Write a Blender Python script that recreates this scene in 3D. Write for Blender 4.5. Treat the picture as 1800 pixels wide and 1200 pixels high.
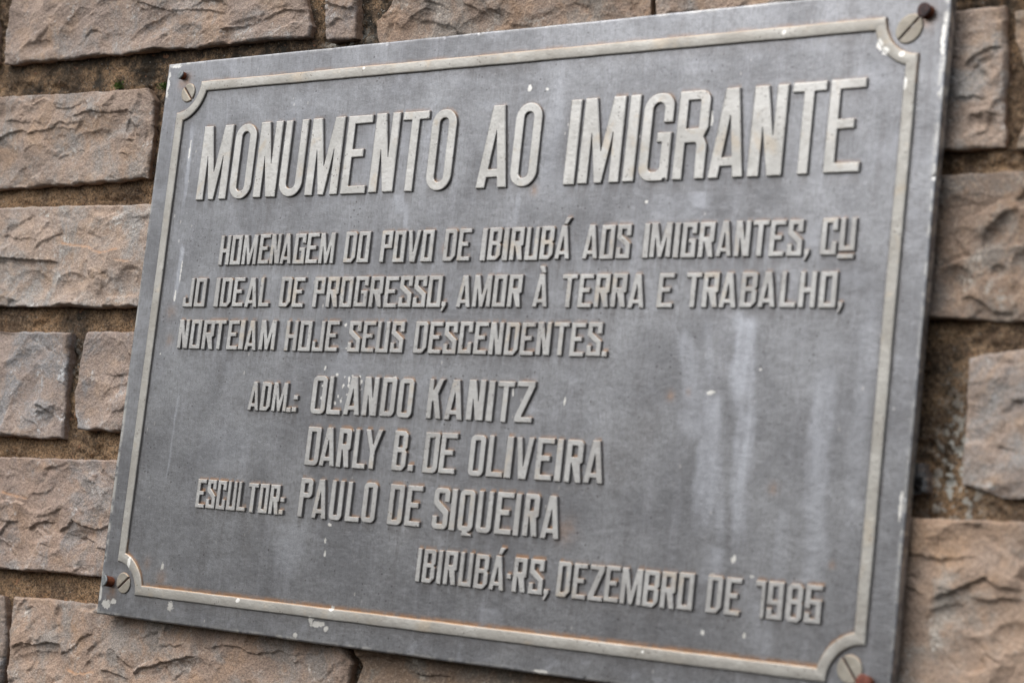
import bpy, bmesh, math, random
import numpy as np
from mathutils import Matrix, Vector
from mathutils.geometry import tessellate_polygon

scene = bpy.context.scene
for o in list(bpy.data.objects):
    bpy.data.objects.remove(o)

# ------------------------------------------------------------------ camera
# World: X right along the wall, Z up, the plaque's raised faces lie on Y = 0
# and look towards -Y.  Metres.
cam_data = bpy.data.cameras.new('camera')
cam = bpy.data.objects.new('camera', cam_data)
scene.collection.objects.link(cam)
CR = ((0.778026, 0.618450, 0.110431), (0.011012, 0.162328, -0.986675), (-0.628136, 0.768875, 0.119485))
CP = (0.90268, -1.05984, -0.16621)
cam.matrix_world = Matrix((
    (CR[0][0], -CR[1][0], -CR[2][0], CP[0]),
    (CR[0][1], -CR[1][1], -CR[2][1], CP[1]),
    (CR[0][2], -CR[1][2], -CR[2][2], CP[2]),
    (0, 0, 0, 1)))
cam_data.sensor_width = 36.0
cam_data.sensor_fit = 'HORIZONTAL'
cam_data.lens = 76.146
cam_data.clip_start = 0.05
cam_data.clip_end = 100
cam_data.dof.use_dof = True
cam_data.dof.focus_distance = 1.56
cam_data.dof.aperture_fstop = 8.4
scene.camera = cam

# ------------------------------------------------------------------ light
SUN_EL, SUN_AZ = 50.0, -30.0          # degrees; azimuth from -Y (out of the wall) towards -X
sd = Vector((math.sin(math.radians(SUN_AZ)) * math.cos(math.radians(SUN_EL)),
             -math.cos(math.radians(SUN_AZ)) * math.cos(math.radians(SUN_EL)),
             math.sin(math.radians(SUN_EL))))
world = bpy.data.worlds.new('World')
scene.world = world
world.use_nodes = True
wn = world.node_tree.nodes
wl = world.node_tree.links
wn.clear()
sky = wn.new('ShaderNodeTexSky')
sky.sky_type = 'NISHITA'
sky.sun_disc = False
sky.sun_elevation = math.radians(SUN_EL)
sky.sun_rotation = math.atan2(sd.x, sd.y)
sky.dust_density = 4.0
sky.air_density = 1.0
hsv = wn.new('ShaderNodeHueSaturation')
hsv.inputs['Saturation'].default_value = 0.40      # overcast: the cloud layer greys the sky
bg = wn.new('ShaderNodeBackground')
bg.inputs['Strength'].default_value = 0.15
wo = wn.new('ShaderNodeOutputWorld')
wl.new(sky.outputs[0], hsv.inputs['Color'])
wl.new(hsv.outputs[0], bg.inputs['Color'])
wl.new(bg.outputs[0], wo.inputs['Surface'])

sun_data = bpy.data.lights.new('sun', 'SUN')
sun_data.energy = 1.3
sun_data.angle = math.radians(66)
sun_data.color = (1.0, 0.985, 0.965)
sun = bpy.data.objects.new('sun', sun_data)
scene.collection.objects.link(sun)
sun.rotation_euler = (-sd).to_track_quat('-Z', 'Y').to_euler()

scene.view_settings.view_transform = 'Standard'
scene.view_settings.look = 'None'
scene.view_settings.exposure = 0.27
scene.view_settings.gamma = 1.0
scene.view_settings.use_curve_mapping = False

# ------------------------------------------------------------------ helpers
MM = 0.001


def hash01(ix, iy, seed):
    n = (ix.astype(np.int64) * 374761393 + iy.astype(np.int64) * 668265263 + seed * 1442695041) & 0xffffffff
    n = ((n ^ (n >> 13)) * 1274126177) & 0xffffffff
    n = (n ^ (n >> 16)) & 0xffffffff
    return n / 4294967295.0


def noise(x, y, seed=0):
    """gradient noise, about -1..1"""
    ix = np.floor(x); iy = np.floor(y)
    fx = x - ix; fy = y - iy
    u = fx * fx * fx * (fx * (fx * 6 - 15) + 10)
    v = fy * fy * fy * (fy * (fy * 6 - 15) + 10)

    def g(dx, dy):
        a = hash01(ix + dx, iy + dy, seed) * 2 * np.pi
        return np.cos(a) * (fx - dx) + np.sin(a) * (fy - dy)
    a = g(0, 0); b = g(1, 0); c = g(0, 1); d = g(1, 1)
    return 1.45 * ((a + (b - a) * u) * (1 - v) + (c + (d - c) * u) * v)


def fbm(x, y, seed=0, octv=4, gain=0.5):
    s = np.zeros_like(x); a = 1.0; t = 0.0
    for i in range(octv):
        s += a * noise(x, y, seed + i * 17); t += a
        a *= gain; x = x * 2.03 + 11.3; y = y * 2.03 - 7.7
    return s / t


def sstep(a, b, x):
    t = np.clip((x - a) / (b - a), 0, 1)
    return t * t * (3 - 2 * t)


def make_mesh(name, verts, faces, smooth=False):
    me = bpy.data.meshes.new(name)
    me.from_pydata([tuple(v) for v in verts], [], faces)
    if smooth:
        me.polygons.foreach_set('use_smooth', [True] * len(me.polygons))
    me.update()
    return me


def grid_mesh(name, P, smooth=True, closed=False):
    """P: (n, m, 3) metres -> quad mesh (fast path)"""
    n, m = P.shape[:2]
    me = bpy.data.meshes.new(name)
    me.vertices.add(n * m)
    me.vertices.foreach_set('co', P.reshape(-1).astype(np.float32))
    idx = np.arange(n * m).reshape(n, m)
    if closed:
        idx = np.vstack([idx, idx[:1]])
    q = np.stack([idx[:-1, :-1], idx[:-1, 1:], idx[1:, 1:], idx[1:, :-1]], -1).reshape(-1, 4)
    k = len(q)
    me.loops.add(k * 4)
    me.loops.foreach_set('vertex_index', q.reshape(-1).astype(np.int32))
    me.polygons.add(k)
    me.polygons.foreach_set('loop_start', np.arange(0, k * 4, 4, dtype=np.int32))
    me.polygons.foreach_set('loop_total', np.full(k, 4, np.int32))
    me.polygons.foreach_set('use_smooth', np.full(k, smooth, bool))
    me.update(calc_edges=True)
    me.validate()
    return me


def set_attr(me, name, arr):
    a = me.attributes.new(name, 'FLOAT', 'POINT')
    a.data.foreach_set('value', np.asarray(arr, np.float32).reshape(-1))


def link(name, me, mat, parent=None, loc=None):
    o = bpy.data.objects.new(name, me)
    scene.collection.objects.link(o)
    if mat:
        me.materials.append(mat)
    if parent:
        o.parent = parent
    if loc:
        o.location = loc
    return o


def empty(name, loc=(0, 0, 0), parent=None):
    o = bpy.data.objects.new(name, None)
    o.empty_display_size = 0.05
    scene.collection.objects.link(o)
    o.location = loc
    if parent:
        o.parent = parent
    return o


def tag(o, label=None, cat=None, group=None, kind=None):
    for k, v in (('label', label), ('category', cat), ('group', group), ('kind', kind)):
        if v:
            o[k] = v


# ------------------------------------------------------------------ materials
class NT:
    def __init__(self, name):
        self.m = bpy.data.materials.new(name)
        self.m.use_nodes = True
        self.t = self.m.node_tree
        self.b = self.t.nodes['Principled BSDF']
        self.out = self.t.nodes['Material Output']
        tc = self.t.nodes.new('ShaderNodeTexCoord')
        self.obj = tc.outputs['Object']
        self.oi = self.t.nodes.new('ShaderNodeObjectInfo')

    def new(self, k):
        return self.t.nodes.new(k)

    def put(self, sock, v):
        if hasattr(v, 'is_linked') or hasattr(v, 'links'):
            self.t.links.new(v, sock)
        else:
            sock.default_value = v

    def vec_offset(self):
        """object coordinates moved by a random amount per object"""
        c = self.new('ShaderNodeVectorMath'); c.operation = 'SCALE'
        comb = self.new('ShaderNodeCombineXYZ')
        for i in range(3):
            self.t.links.new(self.oi.outputs['Random'], comb.inputs[i])
        self.t.links.new(comb.outputs[0], c.inputs[0]); c.inputs['Scale'].default_value = 7.3
        a = self.new('ShaderNodeVectorMath'); a.operation = 'ADD'
        self.t.links.new(self.obj, a.inputs[0]); self.t.links.new(c.outputs[0], a.inputs[1])
        return a.outputs[0]

    def scale(self, vec, s):
        n = self.new('ShaderNodeMapping')
        n.inputs['Scale'].default_value = s
        self.t.links.new(vec, n.inputs['Vector'])
        return n.outputs[0]

    def noise(self, vec, scale, detail=4, rough=0.55, dist=0.0):
        n = self.new('ShaderNodeTexNoise')
        n.inputs['Scale'].default_value = scale
        n.inputs['Detail'].default_value = detail
        n.inputs['Roughness'].default_value = rough
        n.inputs['Distortion'].default_value = dist
        self.t.links.new(vec, n.inputs['Vector'])
        return n.outputs['Fac']

    def voro(self, vec, scale, feature='F1'):
        n = self.new('ShaderNodeTexVoronoi')
        n.feature = feature
        n.inputs['Scale'].default_value = scale
        self.t.links.new(vec, n.inputs['Vector'])
        return n.outputs['Distance']

    def ramp(self, fac, a, b, lo=0.0, hi=1.0):
        n = self.new('ShaderNodeMapRange')
        n.interpolation_type = 'SMOOTHSTEP'
        self.put(n.inputs['Value'], fac)
        n.inputs['From Min'].default_value = a
        n.inputs['From Max'].default_value = b
        n.inputs['To Min'].default_value = lo
        n.inputs['To Max'].default_value = hi
        return n.outputs['Result']

    def math(self, op, a, b=0.0):
        n = self.new('ShaderNodeMath'); n.operation = op
        self.put(n.inputs[0], a); self.put(n.inputs[1], b)
        return n.outputs[0]

    def mix(self, fac, a, b, mode='MIX'):
        n = self.new('ShaderNodeMix'); n.data_type = 'RGBA'; n.blend_type = mode
        self.put(n.inputs[0], fac)
        for s, v in ((n.inputs[6], a), (n.inputs[7], b)):
            if isinstance(v, tuple):
                s.default_value = (v[0], v[1], v[2], 1)
            else:
                self.t.links.new(v, s)
        return n.outputs[2]

    def attr(self, name):
        n = self.new('ShaderNodeAttribute'); n.attribute_name = name
        return n.outputs['Fac']

    def bump(self, height, dist, strength=1.0, prev=None):
        n = self.new('ShaderNodeBump')
        n.inputs['Distance'].default_value = dist
        n.inputs['Strength'].default_value = strength
        self.t.links.new(height, n.inputs['Height'])
        if prev:
            self.t.links.new(prev, n.inputs['Normal'])
        return n.outputs[0]

    def done(self, col, rough, nrm=None, metal=0.0, spec=0.5):
        if isinstance(col, tuple):
            self.b.inputs['Base Color'].default_value = (*col, 1)
        else:
            self.t.links.new(col, self.b.inputs['Base Color'])
        self.put(self.b.inputs['Roughness'], rough)
        self.put(self.b.inputs['Metallic'], metal)
        self.b.inputs['Specular IOR Level'].default_value = spec
        if nrm:
            self.t.links.new(nrm, self.b.inputs['Normal'])
        return self.m


def mat_stone():
    t = NT('split_sandstone')
    v = t.vec_offset()
    n1 = t.noise(v, 16, 4, 0.6)
    n2 = t.noise(v, 38, 5, 0.6, 0.6)
    n3 = t.noise(v, 70, 4, 0.65)
    grain = t.noise(v, 900, 2, 0.7)
    grain2 = t.noise(v, 420, 2, 0.6)
    col = t.mix(t.ramp(n1, 0.35, 0.65), (0.410, 0.320, 0.262), (0.300, 0.245, 0.212))
    col = t.mix(t.ramp(n2, 0.45, 0.75), col, (0.415, 0.305, 0.225))
    col = t.mix(t.ramp(t.noise(v, 15, 5, 0.65, 0.6), 0.54, 0.78, 0, 0.6), col, (0.40, 0.265, 0.165))
    # blue-grey weathered skin in patches, chalky lichen on it
    grey = t.ramp(t.noise(v, 24, 6, 0.70, 0.5), 0.46, 0.63, 0, 0.85)
    col = t.mix(grey, col, (0.300, 0.297, 0.292))
    chalk = t.math('MULTIPLY', t.ramp(t.noise(v, 48, 5, 0.7), 0.55, 0.67), t.ramp(t.noise(v, 300, 3, 0.7), 0.46, 0.60))
    col = t.mix(t.math('MULTIPLY', chalk, 0.85), col, (0.60, 0.60, 0.585))
    low = t.math('MULTIPLY', t.attr('chalk'), t.ramp(t.noise(v, 140, 4, 0.7), 0.40, 0.60))
    col = t.mix(t.math('MULTIPLY', low, 0.8), col, (0.45, 0.445, 0.43))
    col = t.mix(1.0, col, t.oi.outputs['Color'], 'MULTIPLY')
    col = t.mix(t.ramp(grain, 0.42, 0.60, 0.0, 0.46), col, (0.085, 0.062, 0.05))
    col = t.mix(t.ramp(grain2, 0.56, 0.68, 0.0, 0.40), col, (0.50, 0.40, 0.31))
    ch = t.attr('cleft')
    col = t.mix(t.math('MULTIPLY', ch, t.ramp(n3, 0.35, 0.6, 0.25, 0.8)), col, (0.40, 0.215, 0.105))
    b = t.bump(grain2, 0.0016, 0.55)
    b = t.bump(grain, 0.0009, 0.6, b)
    b = t.bump(n3, 0.004, 0.25, b)
    return t.done(col, 0.9, b, 0.0, 0.25)


def mat_mortar():
    t = NT('old_lime_mortar')
    v = t.obj
    g1 = t.noise(v, 700, 3, 0.7)
    g2 = t.noise(v, 260, 4, 0.7)
    n1 = t.noise(v, 22, 5, 0.65, 0.5)
    n2 = t.noise(v, 60, 4, 0.6)
    col = t.mix(t.ramp(n1, 0.42, 0.58), (0.37, 0.24, 0.138), (0.15, 0.100, 0.064))
    col = t.mix(t.ramp(n2, 0.55, 0.70, 0, 0.8), col, (0.37, 0.22, 0.115))
    col = t.mix(t.ramp(g2, 0.50, 0.62, 0, 0.55), col, (0.42, 0.30, 0.19))
    col = t.mix(t.ramp(g1, 0.40, 0.56, 0.85, 0.0), col, (0.05, 0.037, 0.027))
    mould = t.math('MULTIPLY', t.attr('mould'), t.ramp(t.noise(v, 60, 5, 0.7), 0.34, 0.60))
    col = t.mix(mould, col, (0.030, 0.027, 0.022))
    col = t.mix(t.math('MULTIPLY', t.attr('lichen'), t.ramp(t.noise(v, 210, 3, 0.6), 0.50, 0.58)), col, (0.46, 0.46, 0.42))
    brick = t.ramp(t.noise(v, 120, 3, 0.5), 0.67, 0.72, 0, 0.7)
    col = t.mix(brick, col, (0.33, 0.17, 0.10))
    col = t.mix(t.ramp(t.noise(v, 480, 2, 0.6), 0.66, 0.72, 0, 0.6), col, (0.45, 0.42, 0.37))
    b = t.bump(g2, 0.003, 0.8)
    b = t.bump(g1, 0.0014, 0.8, b)
    return t.done(col, 0.95, b, 0.0, 0.2)


def mat_plate():
    t = NT('weathered_grey_plate')
    v = t.obj
    drip = t.noise(t.scale(v, (95, 95, 9)), 1.0, 5, 0.65)
    blot = t.noise(v, 14, 5, 0.6, 0.4)
    fine = t.noise(t.scale(v, (700, 700, 160)), 1.0, 3, 0.6)
    fineh = t.noise(t.scale(v, (120, 700, 900)), 1.0, 2, 0.5)
    grit = t.noise(v, 1500, 2, 0.6)
    col = t.mix(t.ramp(blot, 0.30, 0.70), (0.158, 0.161, 0.171), (0.258, 0.264, 0.279))
    col = t.mix(t.ramp(drip, 0.50, 0.72, 0, 0.30), col, (0.33, 0.335, 0.365))
    col = t.mix(t.ramp(drip, 0.30, 0.46, 0.35, 0.0), col, (0.115, 0.110, 0.112))
    col = t.mix(t.ramp(fine, 0.36, 0.52, 0.28, 0), col, (0.105, 0.10, 0.10))
    col = t.mix(t.ramp(fineh, 0.54, 0.70, 0, 0.22), col, (0.34, 0.34, 0.36))
    pits = t.ramp(t.voro(v, 210), 0.10, 0.16, 1, 0)
    pits = t.math('MULTIPLY', pits, t.ramp(t.noise(v, 33, 2, 0.5), 0.52, 0.60))
    col = t.mix(t.math('MULTIPLY', pits, 0.8), col, (0.05, 0.045, 0.045))
    flecks = t.ramp(t.voro(t.scale(v, (1, 1, 0.55)), 150), 0.07, 0.14, 1, 0)
    flecks = t.math('MULTIPLY', flecks, t.ramp(t.noise(v, 19, 3, 0.6), 0.54, 0.64))
    col = t.mix(t.math('MULTIPLY', flecks, 0.55), col, (0.52, 0.50, 0.48))
    pale = t.math('MULTIPLY', t.attr('pale'), t.ramp(t.noise(t.scale(v, (160, 160, 30)), 1, 4, 0.65), 0.2, 0.65, 0.35, 1))
    col = t.mix(pale, col, (0.385, 0.40, 0.44))
    dirt_shade = t.math('MULTIPLY', t.attr('dirt_shade'), t.ramp(t.noise(v, 120, 4, 0.65), 0.30, 0.6, 0.25, 1))
    col = t.mix(dirt_shade, col, (0.085, 0.075, 0.07))
    rust = t.math('MULTIPLY', t.attr('rust'), t.ramp(t.noise(v, 130, 4, 0.7), 0.28, 0.58, 0.15, 1))
    col = t.mix(rust, col, (0.34, 0.200, 0.115))
    spot = t.ramp(t.math('ADD', t.attr('spot'), t.math('MULTIPLY', t.math('SUBTRACT', t.noise(v, 210, 5, 0.75), 0.5), 2.2)), 0.50, 0.60)
    col = t.mix(spot, col, (0.62, 0.61, 0.585))
    bare = t.math('MULTIPLY', t.attr('bare'), t.ramp(t.noise(v, 110, 4, 0.7), 0.42, 0.55))
    col = t.mix(t.math('MULTIPLY', bare, 0.85), col, (0.56, 0.55, 0.52))
    r = t.ramp(blot, 0.3, 0.7, 0.38, 0.30)
    b = t.bump(grit, 0.0004, 0.30)
    b = t.bump(fine, 0.0005, 0.25, b)
    b = t.bump(t.noise(v, 60, 3, 0.6), 0.004, 0.10, b)
    return t.done(col, r, b, 0.75, 0.5)


def mat_relief(name='worn_relief_metal', ca=(0.54, 0.535, 0.515), cb=(0.43, 0.425, 0.405)):
    """worn bright tops, rust and grime lodged on the ledges"""
    t = NT(name)
    v = t.obj
    blot = t.noise(v, 30, 4, 0.6)
    col = t.mix(t.ramp(blot, 0.35, 0.65), ca, cb)
    col = t.mix(t.ramp(t.noise(v, 240, 4, 0.65), 0.50, 0.68, 0, 0.28), col, (0.33, 0.31, 0.285))
    warm = t.ramp(t.noise(v, 45, 4, 0.65, 0.5), 0.55, 0.70, 0, 0.55)
    col = t.mix(warm, col, (0.47, 0.40, 0.31))
    pits = t.ramp(t.voro(v, 330), 0.12, 0.20, 1, 0)
    pits = t.math('MULTIPLY', pits, t.ramp(t.noise(v, 26, 3, 0.6), 0.47, 0.58))
    col = t.mix(t.math('MULTIPLY', pits, 0.85), col, (0.09, 0.075, 0.065))
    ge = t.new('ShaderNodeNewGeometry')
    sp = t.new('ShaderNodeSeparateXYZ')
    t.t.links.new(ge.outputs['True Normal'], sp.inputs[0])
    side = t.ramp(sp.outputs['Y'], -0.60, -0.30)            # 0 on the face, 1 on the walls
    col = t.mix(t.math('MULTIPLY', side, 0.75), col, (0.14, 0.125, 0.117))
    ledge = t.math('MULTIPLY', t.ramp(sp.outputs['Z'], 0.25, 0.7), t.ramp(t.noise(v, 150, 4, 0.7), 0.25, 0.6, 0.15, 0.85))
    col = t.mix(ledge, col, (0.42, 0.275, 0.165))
    spot = t.attr('spot')
    col = t.mix(t.ramp(spot, 0.35, 0.6), col, (0.80, 0.79, 0.75))
    ru = t.math('MULTIPLY', t.attr('rust'), t.ramp(t.noise(v, 150, 4, 0.7), 0.3, 0.6, 0.2, 1))
    col = t.mix(ru, col, (0.43, 0.27, 0.155))
    b = t.bump(t.noise(v, 500, 3, 0.6), 0.0006, 0.35)
    b = t.bump(t.noise(v, 110, 3, 0.6), 0.002, 0.18, b)
    return t.done(col, t.ramp(blot, 0.3, 0.7, 0.40, 0.50), b, 0.45, 0.5)


def mat_simple(name, c1, c2, rough=0.75, sc=300, metal=0.0):
    t = NT(name)
    n = t.noise(t.obj, sc, 4, 0.65)
    col = t.mix(t.ramp(n, 0.35, 0.65), c1, c2)
    b = t.bump(n, 0.0012, 0.5)
    return t.done(col, rough, b, metal, 0.4)


M_STONE = mat_stone()
M_MORTAR = mat_mortar()
M_PLATE = mat_plate()
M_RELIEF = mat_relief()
M_RELIEF_SMALL = mat_relief('worn_dimmed_lettering', (0.455, 0.455, 0.445), (0.36, 0.355, 0.345))  # darker than the title: dirtier, and weaker reflection painted into the colour
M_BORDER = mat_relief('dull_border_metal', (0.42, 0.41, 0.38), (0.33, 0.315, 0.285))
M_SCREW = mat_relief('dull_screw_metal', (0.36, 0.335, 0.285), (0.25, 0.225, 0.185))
M_RUST = mat_simple('rusty_steel', (0.10, 0.028, 0.012), (0.20, 0.062, 0.024), 0.85)
M_NAILHEAD = mat_simple('grey_steel', (0.13, 0.145, 0.15), (0.24, 0.255, 0.26), 0.5, 500, 0.4)
M_DARKNAIL = mat_simple('dark_rusted_steel', (0.022, 0.014, 0.016), (0.06, 0.026, 0.022), 0.7)
M_REDNAIL = mat_simple('red_rusted_steel', (0.10, 0.022, 0.012), (0.19, 0.055, 0.032), 0.6)
M_MOSS = mat_simple('moss', (0.035, 0.075, 0.008), (0.07, 0.14, 0.018), 0.9)

# ------------------------------------------------------------------ measured layout, millimetres on the plaque plane
LINES = [
    ('title', 99.4, 154.8, [('M', -275.9, -244.8), ('O', -241.8, -220.0), ('N', -216.6, -194.3), ('U', -191.4, -168.8), ('M', -165.2, -133.8), ('E', -130.5, -107.5), ('N', -104.5, -82.2), ('T', -79.7, -56.2), ('O', -52.9, -31.1), ('A', -8.7, 17.0), ('O', 19.3, 41.1), ('I', 63.5, 72.3), ('M', 74.8, 106.8), ('I', 109.9, 118.3), ('G', 121.4, 144.0), ('R', 147.4, 170.4), ('A', 173.4, 198.2), ('N', 201.4, 225.2), ('T', 228.0, 251.1), ('E', 253.6, 277.2)]),
    ('body', 51.1, 72.7, [('H', -243.1, -232.6), ('O', -231.4, -220.9), ('M', -219.3, -205.0), ('E', -202.9, -192.4), ('N', -191.5, -181.8), ('A', -180.9, -170.1), ('G', -168.3, -157.4), ('E', -155.9, -144.6), ('M', -143.5, -129.5), ('D', -119.9, -109.2), ('O', -107.4, -96.7), ('P', -86.3, -76.1), ('O', -74.4, -64.2), ('V', -62.4, -51.2), ('O', -49.5, -39.3), ('D', -30.0, -19.5), ('E', -17.7, -7.2), ('I', 2.0, 6.4), ('B', 8.1, 18.6), ('I', 20.3, 24.7), ('R', 26.5, 37.1), ('U', 38.9, 49.3), ('B', 51.1, 61.5), ('Á', 63.2, 74.9), ('A', 85.1, 96.9), ('O', 98.6, 109.1), ('S', 110.9, 121.4), ('I', 131.2, 135.5), ('M', 136.5, 152.0), ('I', 153.8, 157.9), ('G', 159.6, 170.1), ('R', 172.0, 182.9), ('A', 184.9, 195.7), ('N', 197.7, 208.3), ('T', 209.6, 220.8), ('E', 221.8, 232.2), ('S', 234.1, 244.3), (',', 245.6, 249.4), ('C', 256.7, 267.3), ('U', 268.9, 279.3), ('_', 268.3, 279.1)]),
    ('body', 20.4, 41.6, [('J', -275.1, -265.1), ('O', -263.2, -252.1), ('I', -242.6, -238.1), ('D', -236.2, -225.4), ('E', -223.6, -212.8), ('A', -211.0, -198.9), ('L', -197.1, -186.8), ('D', -176.6, -165.8), ('E', -164.0, -153.2), ('P', -144.1, -133.7), ('R', -131.5, -120.3), ('O', -118.5, -107.5), ('G', -105.2, -93.3), ('R', -91.4, -79.8), ('E', -77.9, -66.2), ('S', -64.6, -53.5), ('S', -51.9, -40.9), ('O', -39.4, -27.4), (',', -27.0, -22.5), ('A', -13.9, -2.0), ('M', -0.2, 14.8), ('O', 16.6, 27.2), ('R', 29.0, 39.9), ('À', 49.5, 61.4), ('T', 71.7, 83.6), ('E', 85.5, 96.3), ('R', 98.2, 109.3), ('R', 111.1, 122.2), ('A', 124.0, 136.2), ('E', 145.7, 157.2), ('T', 165.9, 177.1), ('R', 178.4, 189.6), ('A', 190.6, 202.7), ('B', 205.2, 216.4), ('A', 217.7, 229.7), ('L', 232.6, 243.4), ('H', 245.3, 256.5), ('O', 259.0, 270.2), (',', 271.2, 274.8)]),
    ('body', -10.3, 10.9, [('N', -275.4, -264.6), ('O', -262.6, -251.6), ('R', -249.6, -238.2), ('T', -238.3, -226.5), ('E', -224.0, -213.0), ('I', -211.8, -207.0), ('A', -205.5, -194.1), ('M', -191.2, -175.8), ('H', -166.0, -154.6), ('O', -152.7, -141.2), ('J', -139.3, -129.0), ('E', -127.1, -115.7), ('S', -106.1, -95.0), ('E', -93.1, -82.0), ('U', -80.2, -69.1), ('S', -67.2, -56.1), ('D', -46.4, -35.4), ('E', -33.5, -22.5), ('S', -20.7, -9.7), ('C', -7.8, 3.2), ('E', 5.1, 16.1), ('N', 17.9, 28.9), ('D', 30.8, 41.8), ('E', 43.6, 54.6), ('N', 56.5, 67.5), ('T', 69.4, 81.5), ('E', 83.3, 94.3), ('S', 96.2, 107.2), ('.', 108.3, 112.3)]),
    ('body', -52.9, -32.8, [('A', -194.5, -184.2), ('D', -182.6, -173.0), ('M', -171.1, -157.1), ('.', -156.6, -152.2), (':', -151.3, -146.9)]),
    ('name', -53.2, -27, [('O', -133.6, -120.2), ('L', -118.4, -105.6), ('A', -102.9, -88.2), ('N', -85.9, -72.7), ('D', -69.6, -57.0), ('O', -54.4, -41.6), ('K', -28.6, -16.0), ('A', -13.1, 2.1), ('N', 5.2, 19.4), ('I', 22.0, 27.1), ('T', 29.5, 43.1), ('Z', 45.4, 59.6)]),
    ('name', -88.5, -62.1, [('D', -133.1, -120.5), ('A', -119.5, -105.5), ('R', -103.6, -92.0), ('L', -88.8, -77.3), ('Y', -79.7, -64.0), ('B', -53.4, -41.4), ('.', -39.3, -34.6), ('D', -26.5, -13.9), ('E', -12.6, 1.0), ('O', 12.2, 24.7), ('L', 27.2, 40.7), ('I', 41.9, 47.4), ('V', 49.6, 63.6), ('E', 66.5, 79.8), ('I', 82.0, 86.8), ('R', 89.8, 102.7), ('A', 104.6, 119.2)]),
    ('body', -123.6, -103.2, [('E', -234.9, -226.0), ('S', -224.5, -215.6), ('C', -214.1, -205.2), ('U', -203.7, -194.8), ('L', -193.3, -184.9), ('T', -183.4, -173.6), ('O', -172.1, -163.2), ('R', -161.7, -152.6), (':', -151.8, -147.8)]),
    ('name', -124.0, -97.4, [('P', -133.7, -122.0), ('A', -120.7, -107.4), ('U', -104.6, -93.0), ('L', -89.7, -76.9), ('O', -75.1, -63.1), ('D', -51.8, -39.2), ('E', -36.6, -23.4), ('S', -13.1, 0.1), ('I', 1.5, 6.2), ('Q', 8.6, 21.1), ('U', 23.8, 36.2), ('E', 39.0, 52.6), ('I', 54.2, 58.7), ('R', 61.7, 73.3), ('A', 76.1, 90.5)]),
    ('body', -158.8, -137.2, [('I', -21.6, -18.0), ('B', -16.1, -5.9), ('I', -3.9, -0.1), ('R', 1.8, 12.2), ('U', 14.5, 25.2), ('B', 27.3, 38.2), ('Á', 39.7, 51.6), ('·', 53.3, 56.8), ('R', 58.3, 68.8), ('S', 71.3, 82.3), (',', 82.8, 87.2), ('D', 92.9, 103.2), ('E', 105.3, 115.5), ('Z', 117.3, 128.3), ('E', 129.3, 140.0), ('M', 141.2, 156.8), ('B', 157.6, 168.8), ('R', 170.3, 180.5), ('O', 182.5, 193.4), ('D', 202.6, 213.2), ('E', 215.4, 226.0), ('1', 235.4, 242.3), ('9', 243.9, 254.4), ('8', 256.5, 267.0), ('5', 268.7, 279.4)]),
]
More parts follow.
